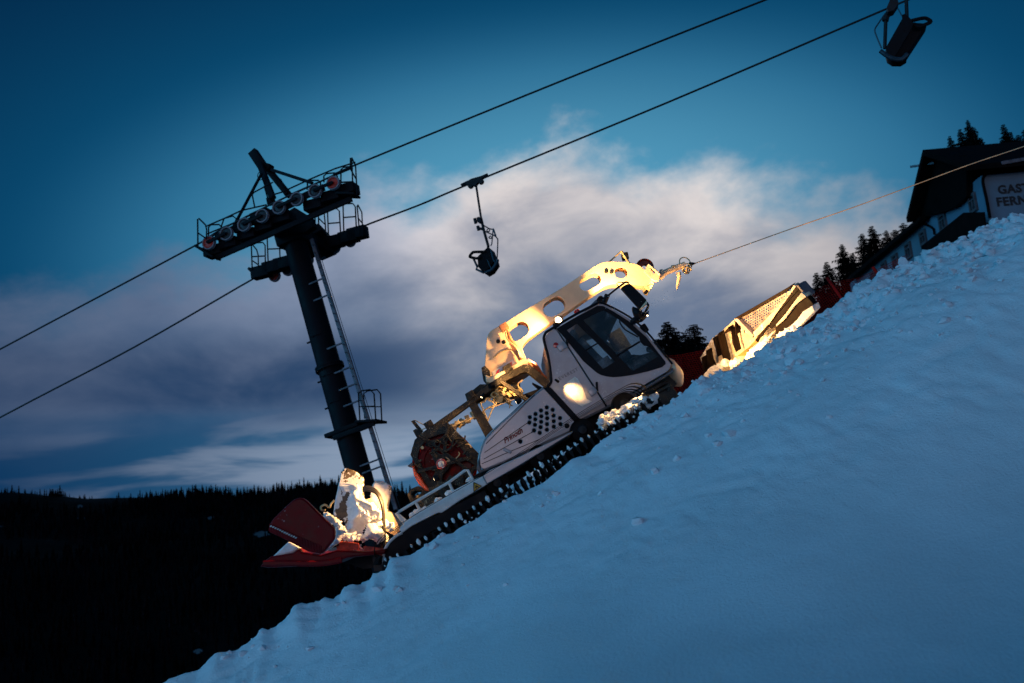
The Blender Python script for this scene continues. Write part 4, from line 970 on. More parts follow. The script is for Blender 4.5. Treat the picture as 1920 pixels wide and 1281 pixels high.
gt(rl, [kt(*p) for p in [(320, 612), (248, 548), (262, 535), (380, 465), (620, 325), (735, 240), (757, 238), (793, 306)]], -1.72, .022)
gt(rl, [kt(*p) for p in [(380, 465), (416, 530)]], -1.72, .022); gt(rl, [kt(*p) for p in [(620, 325), (651, 388)]], -1.72, .022); gt(rl, [kt(*p) for p in [(240, 545), (255, 560), (300, 618)]], -1.60, .022)
rl.build('railing', whitep, cat)
# --- tracks
low_line = [(752, 1050), (763, 1040), (790, 1024), (846, 993), (905, 957), (980, 912), (1040, 876), (1094, 842), (1130, 817), (1160, 800), (1195, 779), (1222, 768)]
def track(Y0, wdt, name):
    lo = G.ys([(p[0], p[1]) for p in [kt(*p) for p in [(300, 850), (345, 800), (440, 735), (520, 700), (640, 625), (760, 560), (830, 520), (930, 470), (1040, 410), (1150, 350), (1300, 270), (1440, 185), (1560, 100), (1700, 10)]]], -1.75)
    # belt loop in the side plane
    zlo = sum(p[1] for p in lo) / len(lo)
    x0, x1 = lo[0][0] - .05, G.y((1232, 745), -1.75)[0]
    path = []; zt = zlo + .40
    n = 26
    for i in range(n + 1): t_ = i / n; path.append((x0 + (x1 - .35 - x0) * t_, zlo))
    for i in range(1, 9): a = -math.pi / 2 + math.pi * i / 9; path.append((x1 - .35 + .24 * math.cos(a), zlo + .20 + .20 * math.sin(a)))
    for i in range(n + 1): t_ = i / n; path.append((x1 - .35 + (x0 - x1 + .3) * t_, zt + .02 * math.sin(t_ * 9)))
    for i in range(1, 9): a = math.pi / 2 + math.pi * i / 9; path.append((x0 - .05 + .24 * math.cos(a), zlo + .20 + .20 * math.sin(a)))
    b = MB(); N = len(path)
    for yy in (Y0, Y0 + wdt * .33, Y0 + wdt * .62, Y0 + wdt - .12):
        k0 = len(b.v)
        for (x_, z_) in path: b.v += [(x_, yy, z_), (x_, yy + .12, z_)]
        for i in range(N): j = (i + 1) % N; b.f.append((k0 + 2 * i, k0 + 2 * i + 1, k0 + 2 * j + 1, k0 + 2 * j))
    # cleats
    L_ = [0]
    for i in range(N): L_.append(L_[-1] + (Vector(path[(i + 1) % N]) - Vector(path[i])).length)
    tot = L_[-1]; nc = int(tot / .115); tips = []
    for k in range(nc):
        s_ = k * tot / nc; i = max(j for j in range(N) if L_[j] <= s_); t_ = (s_ - L_[i]) / max(1e-6, L_[i + 1] - L_[i])
        p = Vector(path[i]).lerp(Vector(path[(i + 1) % N]), t_); tn = (Vector(path[(i + 1) % N]) - Vector(path[i])).normalized(); nr = Vector((tn.y, -tn.x))
        if p.y > zlo + .16: continue
        if k % 2 == 0: hh = .11
        else: hh = .09
        tri = [p - tn * .028 + nr * 0, p + tn * .028, p + tn * .012 + nr * hh, p - tn * .012 + nr * hh]
        ins = [p - tn * .024 - nr * .001, p - tn * .014 - nr * .065, p + tn * .014 - nr * .065, p + tn * .024 - nr * .001]
        for prf in (tri, ins):
            k0 = len(b.v); b.v += [(q_.x, Y0 - .04, q_.y) for q_ in prf] + [(q_.x, Y0 + wdt, q_.y) for q_ in prf]
            b.f += [(k0, k0 + 1, k0 + 2, k0 + 3), (k0 + 7, k0 + 6, k0 + 5, k0 + 4)] + [(k0 + j, k0 + (j + 1) % 4, k0 + 4 + (j + 1) % 4, k0 + 4 + j) for j in range(4)]
        tips.append((p, nr, k))
    tr = b.build(name, treadm, cat, smooth=0)
    return tr, tips, zlo, x0, x1
trk, tips, zlo, tx0, tx1 = track(-2.02, .92, 'track')
b = MB(); rnd = random.Random(3)
for p, nr, k in tips:
    if p.y > zlo + .25: continue
    q_ = p - nr * (.045 + rnd.random() * .02); r_ = rnd.uniform(.016, .034) * (1.25 if k % 2 else 1.0)
    if rnd.random() < .2: continue
    b.lump((q_.x, -2.05, q_.y), (r_ * .75, .05, r_ * 1.35), k, 2, .22)
    if rnd.random() < .5:
        q2 = p + nr * .05; b.lump((q2.x + .02, -2.05, q2.y), (r_ * .7, .03, r_ * .7), k + 99, 1, .3)
tag(b.build('track_ice', icem, trk), kind='stuff')
track(1.10, .92, 'track')
for i in range(6):
    x_ = tx0 + .25 + i * (tx1 - tx0 - .7) / 5
    b = MB(); b.disc((x_, -1.45, zlo + .20), (0, 1, 0), [(.05, -.2), (.13, -.2), (.18, -.17), (.19, 0), (.18, .12), (.1, .16)], 28); wh = b.build('road_wheel', treadm, cat)
    b = MB(); b.disc((x_, -1.45, zlo + .20), (0, 1, 0), [(.001, -.24), (.06, -.23), (.08, -.2)], 18); b.build('hub', steel, wh)
b = MB(); b.box(((tx0 + tx1) / 2, 0, zlo + .36), (tx1 - tx0 - .8, 1.9, .34), bevel=.03); b.build('chassis', black, cat)
# snow thrown up over the front of the track
b = MB(); rnd = random.Random(9)
drift(b, G, [(1122, 800), (1128, 778), (1140, 770), (1160, 765), (1180, 752), (1205, 738), (1232, 732), (1240, 742), (1228, 762), (1195, 775), (1170, 783), (1150, 796), (1130, 812)], -1.72, .22, 7, edge=.10)
for i in range(50):
    t_ = rnd.random(); px, py = 1125 + 110 * t_, 795 - 52 * t_ + rnd.uniform(-16, 12) * (1 - .4 * t_)
    r_ = rnd.uniform(.012, .045); b.lump(g3((px, py), -1.93 + rnd.uniform(-.1, .15)), (r_ * 1.3, r_ * 1.3, r_), i, 2, .3)
b.build('snow_crust', icem, cat)
b = MB(); gt(b, [kb(*p) for p in [(1080, 960), (1200, 905), (1310, 850), (1345, 860)]], -1.0, .05); gt(b, [kb(*p) for p in [(1120, 990), (1250, 930), (1340, 885), (1365, 870), (1350, 930)]], -1.15, .03, sm=True); b.box(g3(kb(1330, 985), -1.0), (.30, .3, .2), bevel=.03); b.box(g3(kb(1250, 905), -.7), (.5, .5, .22), bevel=.03); b.build('blade_mount', frost, cat)

# --- winch frame
YW = -.62
bp = [k2(*p) for p in [(358, 692), (505, 585), (735, 425), (850, 335), (960, 255), (1128, 172), (1185, 178), (1318, 298), (1300, 350), (1150, 228), (1112, 238), (965, 312), (735, 470), (560, 600), (440, 705), (400, 730)]]
wf = gp('winch_frame', bp, YW, .16, frost, bevel=.008); gp('winch_frame', bp, -YW - .16, .16, frost, bevel=.008)
gp('frame_strut', [k2(*p) for p in [(712, 470), (760, 440), (905, 672), (848, 732)]], YW + .02, .12, frost, bevel=.006)
gp('frame_strut', [k2(*p) for p in [(505, 640), (560, 610), (775, 845), (795, 900), (760, 900)]], YW - .12, .14, frost, bevel=.006)
gp('frame_strut', [k2(*p) for p in [(940, 300), (970, 290), (1190, 440), (1130, 440)]], YW - .03, .10, frost, bevel=.006)
gp('frame_strut', [k2(*p) for p in [(1120, 400), (1300, 335), (1310, 352), (960, 612), (940, 625), (1150, 430)]], YW + .1, .5, black)
b = MB()
for p in ((740, 445), (1010, 250), (440, 660)): c_ = g3(k2(*p), 0); b.box(c_, (.14, 1.3, .12), bevel=.01)
b.build('cross_beam', frost, cat)
gp('access_box', [k2(*p) for p in [(722, 385), (800, 322), (850, 322), (905, 340), (740, 425), (722, 420)]], -.5, 1.0, frost, bevel=.012)
# hose and valve clutter under the beam
rnd = random.Random(12); b = MB()
for i in range(16):
    p0 = (rnd.uniform(880, 1060), rnd.uniform(330, 440)); pts = [p0]
    for j in range(4): pts.append((pts[-1][0] + rnd.uniform(-45, 35), pts[-1][1] + rnd.uniform(-30, 42)))
    gt(b, [k2(*p) for p in pts], -.4 + rnd.uniform(-.2, .5), rnd.uniform(.008, .015), sm=True, n=5)
for pts in ([(690, 610), (760, 570), (860, 500), (910, 480), (920, 460)], [(600, 640), (700, 590), (790, 560)], [(860, 440), (905, 470), (880, 540), (860, 590)], [(1120, 290), (1085, 330), (1120, 370), (1115, 400)], [(800, 460), (860, 600), (830, 560)]):
    gt(b, [k2(*p) for p in pts], -.55, .012, sm=True, n=5)
split_build(b, 'hose_bundle', brass, cat)
b = MB(); rnd = random.Random(2)
for i in range(34):
    t_ = rnd.random(); c_ = g3(k2(900 + 190 * t_, 420 - 60 * t_ + rnd.uniform(-45, 45)), rnd.uniform(-.4, .4)); b.box(c_, (rnd.uniform(.05, .2), .18, rnd.uniform(.05, .14)), Matrix.Rotation(rnd.random() * 3, 3, 'Y'), bevel=.008)
for i in range(12):
    t_ = rnd.random(); c_ = g3(k2(600 + 220 * t_, 650 - 120 * t_ + rnd.uniform(-12, 12)), rnd.uniform(-.5, .1)); b.box(c_, (rnd.uniform(.05, .16), .12, rnd.uniform(.04, .08)), Matrix.Rotation(rnd.random() * 3, 3, 'Y'), bevel=.006)
split_build(b, 'valve_block', brass, cat, .01)
b = MB(); gt(b, [k2(865, 505), k2(1060, 435)], -.5, .008); b.build('inner_cable', cablem, cat)
gp('sensor_bracket', [k2(*p) for p in [(282, 600), (305, 590), (372, 670), (350, 690)]], -.5, .12, frost, bevel=.006); b = MB()
gt(b, [k2(*p) for p in [(310, 592), (400, 640), (460, 690), (515, 720)]], -.55, .008, sm=True); gt(b, [k2(*p) for p in [(360, 665), (400, 650), (440, 640)]], -.5, .008); split_build(b, 'hose', brass, cat, .05)
gp('sensor_box', [k2(*p) for p in [(296, 670), (320, 655), (372, 700), (352, 722), (320, 715)]], -.5, .5, frost, bevel=.01)
# --- winch housing and drum
YH = -.80
hs = [k2(*p) for p in [(278, 852), (310, 740), (350, 700), (430, 640), (560, 610), (800, 850), (800, 955), (690, 1000), (480, 1090), (420, 1120)]]
h1_ = [k2(*p) for p in [(330, 870), (350, 800), (385, 755), (440, 800), (430, 840), (470, 930), (460, 985), (430, 1050)]]
h2_ = [k2(*p) for p in [(400, 735), (490, 700), (560, 690), (680, 830), (700, 868), (600, 878), (560, 870), (520, 855), (460, 820)]]
h3_ = [k2(*p) for p in [(520, 1010), (560, 960), (590, 905), (700, 895), (760, 930), (740, 945), (660, 985), (520, 1050)]]
gp('winch_housing', hs, YH, .05, frost, holes=[h1_, h2_, h3_], bevel=.006); gp('winch_housing', hs, .75, .06, frost)
dc = g3(k2(527, 905), -.6); rr = .50
b = MB(); b.disc(dc, (0, 1, 0), [(.08, .02), (rr, .0), (rr, .05), (rr * .70, .06), (rr * .70, .35), (.72 * rr, .6), (rr * .7, 1.0), (rr * 1.0, 1.06), (rr * 1.0, 1.12), (.05, 1.12)], 56); dr = b.build('winch_drum', drum, cat)
b = MB(); b.disc(dc, (0, -1, 0), [(rr * .93, .0), (rr * .9, .02), (rr * .62, .02), (rr * .6, 0)], 48); b.build('drum_rib', redp, dr)
b = MB(); hc_ = g3(k2(510, 922), YH - .05); b.disc(hc_, (0, 1, 0), [(.001, -.05), (.075, -.05), (.085, -.02), (.085, .15)], 24); hb = b.build('drum_hub', M('pink_hub', (.45, .06, .05), .4, 0, .2, 12, speck=(30, .6)), dr)
b = MB(); b.disc(hc_, (0, 1, 0), [(.001, -.07), (.03, -.07), (.05, -.055), (.05, -.04)], 12); b.build('hub_cap', whitep, dr)
for k in range(7):
    a = k * 2 * math.pi / 7; c_ = dc + Vector((math.cos(a) * rr * .75, -.02, math.sin(a) * rr * .75)); b = MB(); b.disc(c_, (0, -1, 0), [(.03, 0), (.03, .03), (.001, .04)], 6); b.build('bolt', steel, dr)
# orange brake band seen below the housing
bb = MB(); ob = [k2(*p) for p in [(288, 925), (303, 935), (330, 990), (380, 1060), (430, 1125), (395, 1125), (345, 1080), (305, 1010)]]
gp('brake_band', ob, -.86, .5, M('orange_guard', (.85, .09, .015), .4, 0, .2, 6), bevel=.02)
gp('guard_lip', [k2(*p) for p in [(255, 935), (290, 908), (300, 945)]], -.85, .3, galv, bevel=.01)
b = MB()
for pts in ([(530, 865), (560, 880), (580, 905), (610, 915)], [(640, 830), (645, 850), (620, 880)], [(690, 775), (720, 775), (735, 800)]): gt(b, [k2(*p) for p in pts], YH - .03, .009, sm=True, n=5)
for p in ((368, 800), (705, 883), (560, 905), (510, 1115), (575, 910)): b.disc(g3(k2(*p), YH - .01), (0, -1, 0), [(.025, 0), (.025, .03), (.001, .035)], 10)
split_build(b, 'hose', brass, cat, .05)
b = MB(); rnd = random.Random(55)
for i in range(14):
    p0 = (rnd.uniform(330, 700), rnd.uniform(700, 900)); pts = [p0]
    for j in range(3): pts.append((pts[-1][0] + rnd.uniform(-70, 70), pts[-1][1] + rnd.uniform(-60, 60)))
    gt(b, [k2(*p) for p in pts], YH - .06, rnd.uniform(.008, .02), sm=True, n=5)
for a_, c_ in (((350, 700), (700, 960)), ((560, 620), (500, 1080)), ((330, 980), (740, 870)), ((420, 760), (620, 720))): b.bar(g3(k2(*a_), YH - .03), g3(k2(*c_), YH - .03), .03, .05)
split_build(b, 'winch_hose', frost, cat)
gp('tool_tray', [kt(*p) for p in [(320, 410), (350, 370), (400, 350), (455, 375), (470, 430), (380, 480), (345, 470)]], -.8, .5, frost, holes=[[kt(*p) for p in [(350, 410), (375, 385), (425, 385), (410, 420), (370, 435)]]], bevel=.01)
b = MB(); rnd = random.Random(21)
for i in range(60):
    t_ = rnd.random(); c_ = g3(kt(*(420 + 350 * t_, 500 - 190 * t_ + rnd.uniform(-60, 10))), rnd.uniform(-1.2, -.3)); b.box(c_, (rnd.uniform(.05, .25), rnd.uniform(.1, .3), rnd.uniform(.05, .18)), Matrix.Rotation(rnd.random() * 3, 3, 'Y'), bevel=.008)
b.build('hydraulic_gear', frost, cat)
b = MB(); rnd = random.Random(8)
for i in range(9): t_ = rnd.random(); b.lump(g3(kt(350 + 420 * t_, 575 - 255 * t_ + rnd.uniform(-20, 4)), -1.5), (.06, .06, .04), i, 2, .3)
b.build('snow_crust', icem, cat)

# --- crane boom
bo = [k1(*p) for p in [(108, 940), (124, 720), (150, 678), (240, 630), (420, 518), (680, 360), (880, 226), (942, 193), (1000, 190), (1120, 194), (1200, 212), (1252, 262), (1305, 340), (1300, 362), (1250, 366), (1120, 350), (1010, 350), (960, 362), (900, 400), (700, 540), (520, 660), (400, 750), (368, 800), (405, 880), (395, 905), (155, 1005), (125, 985)]]
def st_px(a, c_, r): return [k1(*p) for p in stadium(a, c_, r, 9)]
bh = [st_px((322, 700), (368, 668), 54), st_px((578, 524), (620, 496), 57), st_px((822, 352), (884, 318), 46), st_px((1063, 270), (1080, 270), 38)]
RB = [.04, .1, .05, .05, 0, 0, .05, .12, .05, .05, .1, .05, .05, .05, .05, .05, .1, .1, .1, 0, 0, .12, .12, .05, .04, .04, .04]
def boomplate(Y0, nm):
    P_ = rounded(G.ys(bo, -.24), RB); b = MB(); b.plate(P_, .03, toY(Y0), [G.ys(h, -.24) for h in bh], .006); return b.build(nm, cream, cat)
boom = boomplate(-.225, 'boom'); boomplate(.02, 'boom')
P_ = rounded(G.ys(bo, -.24), RB)
b = MB()
for lo_, hi_ in ((.0, 1.0),):
    n_ = len(P_); cx_ = 0
    Q_ = []
    for i in range(n_):
        p, a, c_ = Vector(P_[i]), Vector(P_[i - 1]), Vector(P_[(i + 1) % n_]); d_ = (c_ - a)
        nrm = Vector((-d_.y, d_.x)).normalized() if d_.length > 1e-6 else Vector((0, 0)); Q_.append(p - nrm * 0)
    v = [(p[0], y_, p[1]) for y_ in (-.213, .008) for p in Q_]; f = [(i, (i + 1) % n_, (i + 1) % n_ + n_, i + n_) for i in range(n_)]
    mesh_obj('boom_flange', v, f, cream, boom, 40)
for h in []:
    Hh = G.ys(h, -.24); n_ = len(Hh); v = [(p[0], y_, p[1]) for y_ in (-.20, .20) for p in Hh]
    f = [(i, (i + 1) % n_, (i + 1) % n_ + n_, i + n_) for i in range(n_) if abs(i - n_ * .25) < n_ * .22]
    mesh_obj('hole_lining', v, f, cream, boom, 60)
for p in ((203, 755), (243, 760), (967, 262), (1004, 266)):
    b = MB(); b.disc(g3(k1(*p), -.245), (0, -1, 0), [(.035, 0), (.035, .02), (.02, .03), (.001, .03)], 12); b.build('boom_pin', steel, boom)
gp('warning_stripe', [k1(*p) for p in [(160, 970), (310, 878), (325, 905), (170, 1003)]], -.246, .005, whitep, parent=boom)
for q4_ in ([(195, 960), (215, 948), (205, 985), (185, 995)], [(235, 938), (255, 925), (262, 950), (242, 962)], [(275, 912), (300, 895), (300, 928), (280, 938)]):
    gp('warning_stripe', [k1(*p) for p in q4_], -.250, .004, redlens, parent=boom)
b = MB(); gt(b, [k1(250, 655), k1(310, 780)], -.36, .035); gt(b, [k1(300, 760), k1(370, 880)], -.36, .055); b.box(g3(k1(245, 655), -.33), (.14, .14, .12), bevel=.02); b.build('boom_ram', M('ram_paint', (.38, .16, .07), .4, 0, .4, 9), cat)
b = MB(); gt(b, [k1(*p) for p in [(255, 680), (270, 740), (330, 800), (360, 870)]], -.42, .013, sm=True); gt(b, [k1(*p) for p in [(170, 870), (220, 830), (290, 810), (330, 850)]], -.27, .012, sm=True); split_build(b, 'hose', brass, cat, .05)
gp('slewing_ring', [k1(*p) for p in [(112, 990), (150, 1005), (400, 880), (440, 905), (400, 935), (160, 1050), (118, 1040)]], -.6, 1.2, cream, bevel=.02)
b = MB(); gt(b, [k1(*p) for p in [(410, 890), (470, 930), (510, 990), (540, 1020)]], -.5, .04, sm=True); gt(b, [k1(*p) for p in [(420, 900), (455, 950), (505, 1010)]], -.6, .02, sm=True); b.build('hose', M('orange_hose', (.55, .16, .05), .35, 0, .3, 9), cat)
gp('hinge_block', [k1(*p) for p in [(85, 940), (110, 925), (145, 960), (150, 1010), (115, 1010), (90, 980)]], -.4, .8, frost, bevel=.01)
# boom head
hd = g3(kk(548, 500), -.05); b = MB(); b.disc(hd, (0, 1, 0), [(.05, -.05), (.12, -.03), (.13, -.01), (.145, -.05), (.155, -.05), (.15, 0), (.155, .05), (.145, .05), (.13, .01), (.05, .05)], 32)
b.v = [tuple(hd + (Vector(p) - hd) * 1.0) for p in b.v]; b.build('guide_wheel', M('dull_red_wheel', (.28, .05, .03), .4, .2, .3, 8), boom)
gp('head_bracket', [kk(*p) for p in [(540, 560), (600, 440), (640, 450), (790, 600), (760, 690), (690, 700)]], -.27, .10, cream, holes=[[kk(*p) for p in [(620, 480), (650, 480), (720, 570), (690, 590)]]], bevel=.008, parent=boom)
gp('head_block', [kk(*p) for p in [(560, 770), (650, 740), (690, 740), (650, 790), (630, 835), (590, 820)]], -.25, .4, brass, bevel=.01, parent=boom)
b = MB(); gt(b, [kk(610, 450), kk(780, 600)], -.30, .02); gt(b, [kk(140, 500), kk(300, 590)], .1, .02); b.build('head_rod', cream, boom)
b = MB(); gt(b, [kk(20, 410), kk(200, 250)], -.15, .014); gt(b, [kk(200, 250), kk(320, 440)], -.25, .022); gt(b, [kk(200, 250), kk(290, 400)], .1, .014); b.build('lamp_bracket', brass, boom)
b = MB(); b.box(g3(kk(255, 330), -.1), (.11, .14, .12), Matrix.Rotation(R(20), 3, 'Y'), bevel=.015); b.build('unlit_lamp', black, boom)
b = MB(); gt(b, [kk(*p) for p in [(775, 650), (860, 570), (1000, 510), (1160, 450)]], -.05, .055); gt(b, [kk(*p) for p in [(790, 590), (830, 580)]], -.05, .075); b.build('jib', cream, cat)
b = MB(); gt(b, [kk(*p) for p in [(1060, 570), (1070, 640), (1050, 740), (1032, 825)]], -.08, [.045, .035, .028, .012]); b.build('hook_plate', cream, cat)
b = MB(); c_ = g3(kk(1155, 420), -.05); b.tube([c_ + Vector((math.cos(a) * .085, .03 * math.sin(a), math.sin(a) * .105)) for a in [i * math.pi / 10 for i in range(20)]], .010, 6, closed=True)
for i in range(9):
    c_ = g3(kk(1190 + 42 * math.cos(i * .7 + .5), 510 + 52 * math.sin(i * .7)), -.05 + .06 * math.sin(i)); ax_ = Vector((math.cos(i * 2.1), math.sin(i * 1.3), math.sin(i))).normalized(); u_ = ax_.orthogonal().normalized(); v_ = ax_.cross(u_)
    b.tube([c_ + (u_ * math.cos(a) * .05 + v_ * math.sin(a) * .032) for a in [j * math.pi / 6 for j in range(12)]], .012, 6, closed=True)
gt(b, [kk(980, 500), kk(965, 480), kk(1000, 480)], -.08, .03); b.build('shackle_chain', brass, cat)
b = MB(); gt(b, [kk(1220, 440), kk(1260, 440), kk(1310, 432)], -.05, [.035, .03, .012]); b.build('cable_socket', steel, cat)
# --- winch cable runs far up the hill
cpx = [(1303, 494), (1480, 430.4), (1600, 389), (1713, 347.5), (1820, 308), (1920, 274.5), (2100, 212)]
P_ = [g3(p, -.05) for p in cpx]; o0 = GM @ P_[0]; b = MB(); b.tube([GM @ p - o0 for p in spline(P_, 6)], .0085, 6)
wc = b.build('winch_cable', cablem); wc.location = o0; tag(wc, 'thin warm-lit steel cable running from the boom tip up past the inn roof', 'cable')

# --- tiller (raised, rear)
YT = -1.9
tb_ = gp('tiller_bar', [k3(*p) for p in [(78, 1110), (130, 1050), (170, 1022), (360, 992), (420, 952), (440, 985), (600, 1008), (740, 965), (1010, 980), (1160, 955), (1150, 1000), (830, 1035), (700, 1085), (400, 1110), (150, 1120)]], YT, 3.6, redp, bevel=.03)
b = MB(); gt(b, [k3(*p) for p in [(110, 1083), (300, 1080), (480, 1084), (640, 1078), (780, 1052)]], YT - .02, .045, sm=True); b.build('finisher_edge', redp, tb_)
flap = gp('side_flap', [k3(*p) for p in [(150, 775), (178, 712), (250, 640), (365, 532), (432, 512), (482, 542), (600, 662), (724, 785), (722, 870), (612, 1002), (500, 985), (330, 895), (152, 812)]], YT - .35, .10, redp, bevel=.03, rd=.05)
b = MB()
for i in range(34):
    t_ = i / 33; a = (168 + (600 - 168) * t_, 742 + (930 - 742) * t_); c_ = (160 + (596 - 160) * t_, 805 + (1000 - 805) * t_)
    gt(b, [k3(*a), k3(*c_)], YT - .365, .012, n=5)
b.build('comb_ribs', redp, flap)
b = MB()
for i in range(12): t_ = i / 11; b.lump(g3(k3(175 + 215 * t_, 762 + 100 * t_), YT - .38), (.020, .012, .010), i, 1, .2)
b.build('rivet_row', whitep, flap)
# snow on the finisher under the flap
b = MB(); 
gp('snow_wedge', [k3(*p) for p in [(180, 1030), (240, 970), (318, 898), (350, 905), (420, 950), (360, 992), (300, 1005)]], YT + .1, .8, icem, bevel=.03)
def crusty(name, pix, Y0, th, mat):
    return gp(name, pix, Y0, th, mat, bevel=.02, rd=.04)
fl1 = crusty('snow_flap', [k3(*p) for p in [(705, 665), (722, 540), (745, 440), (770, 305), (790, 268), (822, 262), (900, 292), (968, 348), (970, 500), (965, 700), (955, 860), (840, 860), (800, 720)]], -1.1, .06, brown)
fl2 = crusty('snow_flap', [k3(*p) for p in [(1020, 560), (1040, 405), (1070, 370), (1120, 372), (1208, 412), (1204, 470), (1180, 620), (1282, 745), (1250, 835), (1180, 780), (1100, 700)]], -.3, .06, M('cream_flap', (.72, .68, .60), .5, 0, .15, 6, bump=.3))
b = MB()
for p in ((782, 300), (800, 285), (820, 290), (1190, 425), (1195, 450)): b.disc(g3(k3(*p), -1.11), (0, -1, 0), [(.014, 0), (.012, .01), (.001, .012)], 8)
b.build('bolts', steel, fl1)
b = MB(); rnd = random.Random(31)
def blobs(pa, pb, n, sp, r0, r1, Y0, dy=.2):
    for i in range(n):
        t_ = rnd.random(); x_, y_ = pa[0] + (pb[0] - pa[0]) * t_ + rnd.gauss(0, sp), pa[1] + (pb[1] - pa[1]) * t_ + rnd.gauss(0, sp * .7)
        r_ = rnd.uniform(r0, r1); b.lump(g3(k3(x_, y_), Y0 + rnd.uniform(-dy, dy)), (r_ * 1.15, r_ * 1.1, r_), i, 2, .35)
drift(b, G, [k3(*p) for p in [(590, 640), (650, 635), (720, 680), (780, 720), (825, 800), (790, 850), (770, 900), (700, 960), (640, 975), (700, 900), (730, 860), (715, 780), (640, 690)]], -1.75, .16, 1)
drift(b, G, [k3(*p) for p in [(830, 560), (850, 470), (920, 400), (965, 470), (975, 540), (1060, 560), (1130, 640), (1150, 700), (1200, 760), (1240, 800), (1180, 800), (1100, 770), (1000, 740), (960, 800), (975, 850), (900, 890), (840, 870), (800, 850), (835, 800), (845, 700)]], -1.14, .17, 2)
drift(b, G, [k3(*p) for p in [(1000, 750), (1060, 745), (1140, 800), (1150, 880), (1090, 905), (1000, 870), (960, 930), (950, 970), (930, 930), (980, 840)]], -1.5, .14, 3)
drift(b, G, [k3(*p) for p in [(1050, 380), (1200, 415), (1195, 480), (1170, 640), (1240, 740), (1200, 760), (1100, 660), (1030, 560)]], -.34, .06, 4)
blobs((800, 850), (950, 860), 14, 16, .02, .05, -1.5); blobs((640, 660), (790, 790), 14, 14, .015, .04, -1.9); blobs((980, 640), (1200, 790), 22, 30, .02, .05, -1.3)
split_build(b, 'snow_crust', icem, cat, .05)
gp('tiller_arm', [k3(*p) for p in [(1130, 640), (1200, 640), (1290, 780), (1240, 850), (1150, 800), (960, 620), (960, 540), (1030, 520)]], -.5, .9, cream, bevel=.02)
gp('end_drum', [k3(*p) for p in [(1010, 760), (1060, 750), (1150, 850), (1140, 895), (1060, 895), (1000, 850)]], -1.3, .6, icem, bevel=.05)
b = MB()
combm = M('orange_comb', (.60, .05, .02), .35, 0, .4, 14, speck=(30, .66))
for (x0, y0, x1, y1, n_) in ((745, 935, 870, 1000, 13), (975, 935, 1130, 985, 15), (760, 890, 915, 940, 12)):
    for i in range(n_):
        t_ = i / (n_ - 1); px, py = x0 + (x1 - x0) * t_, y0 + (y1 - y0) * t_ * .4
        gt(b, [k3(px, py), k3(px + 8, py + 30), k3(px + 2, py + 58)], YT + .15, .022, n=5)
b.build('tiller_teeth', combm, tb_)
b = MB()
for k in range(3):
    gt(b, [k3(*p) for p in [(960, 430 + 16 * k), (1010, 424 + 16 * k), (1075, 455 + 14 * k), (1125 - 6 * k, 530 + 10 * k), (1142 - 5 * k, 640), (1150 - 7 * k, 760), (1152 - 6 * k, 900), (1165, 960)]], -1.25 - .05 * k, .018, sm=True)
b.build('hydraulic_hoses', hosem, cat)
b = MB()
gt(b, [k3(*p) for p in [(718, 540), (690, 570), (675, 600), (640, 580), (605, 595), (610, 625), (640, 625)]], -1.5, .016, sm=True); b.build('hose_clip', brass, cat)
gp('tiller_skirt', [k3(*p) for p in [(1040, 1010), (1150, 985), (1142, 1140), (1060, 1150)]], -1.5, 1.0, steel)
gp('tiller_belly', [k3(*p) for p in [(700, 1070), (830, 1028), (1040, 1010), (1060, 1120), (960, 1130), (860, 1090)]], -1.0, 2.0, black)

# --- blade (angled), with its own axes
psi = R(26); bc = G.y3((1420, 655), 0.0)
BMl = Matrix.Translation(bc) @ Matrix.Rotation(psi, 4, 'Z'); FB = Fr(GM @ BMl)
def bx_(pix, X0, kf=k6): return [(v.y, v.z) for v in [FB.hit(kf(*p), 0, X0) for p in pix]]
def bpl(name, pix, X0, th, mat, holes=(), bevel=.006, parent=None):
    b = MB(); b.plate(bx_(pix, X0), th, toX(X0 + th / 2), [bx_(h, X0) for h in holes], bevel)
    return b.build(name, mat, parent or cat, local=None if parent else BMl)
bladem = M('blade_paint', (.60, .50, .36), .45, 0, .15, 5, bump=.2, speck=(9, .60), speckcol=(.85, .83, .8, 1)); bdark = M('blade_dark', (.012, .006, .003), .6, .1, .3, 6, spec=.1)  # blade_dark: recess shade put into the colour, near black even in the beam
blade = bpl('blade', [(440, 640), (450, 660), (600, 790), (700, 680), (930, 400), (985, 362), (1060, 440), (1130, 565), (1010, 700), (800, 800), (560, 985), (430, 1060), (205, 1160), (150, 965), (190, 900), (250, 800), (330, 740)], .10, .10, bladem)
meshh = []
def inside(p, poly):
    c_ = False; n_ = len(poly)
    for i in range(n_):
        a, d_ = poly[i], poly[i - 1]
        if (a[1] > p[1]) != (d_[1] > p[1]) and p[0] < (d_[0] - a[0]) * (p[1] - a[1]) / (d_[1] - a[1]) + a[0]: c_ = not c_
    return c_
mesh_poly = [(505, 635), (560, 605), (890, 405), (905, 412), (880, 440), (605, 722), (585, 715)]
for i in range(30):
    for j in range(30):
        p = (490 + i * 15.0 + j * 7.5 * 0, 400 + j * 15.0 + (i % 2) * 7.5)
        p = (490 + i * 19, 395 + j * 22 + (i % 2) * 11)
        if inside(p, mesh_poly): meshh.append([(p[0] + 6.6 * math.cos(a), p[1] + 7.8 * math.sin(a)) for a in [k * math.pi / 3 for k in range(6)]])
bpl('mesh_screen', [(470, 630), (540, 596), (895, 385), (925, 400), (895, 445), (605, 745), (590, 738)], -.02, .012, M('screen_metal', (.22, .18, .18), .45, .3, .3, 9), holes=meshh, bevel=0, parent=None)
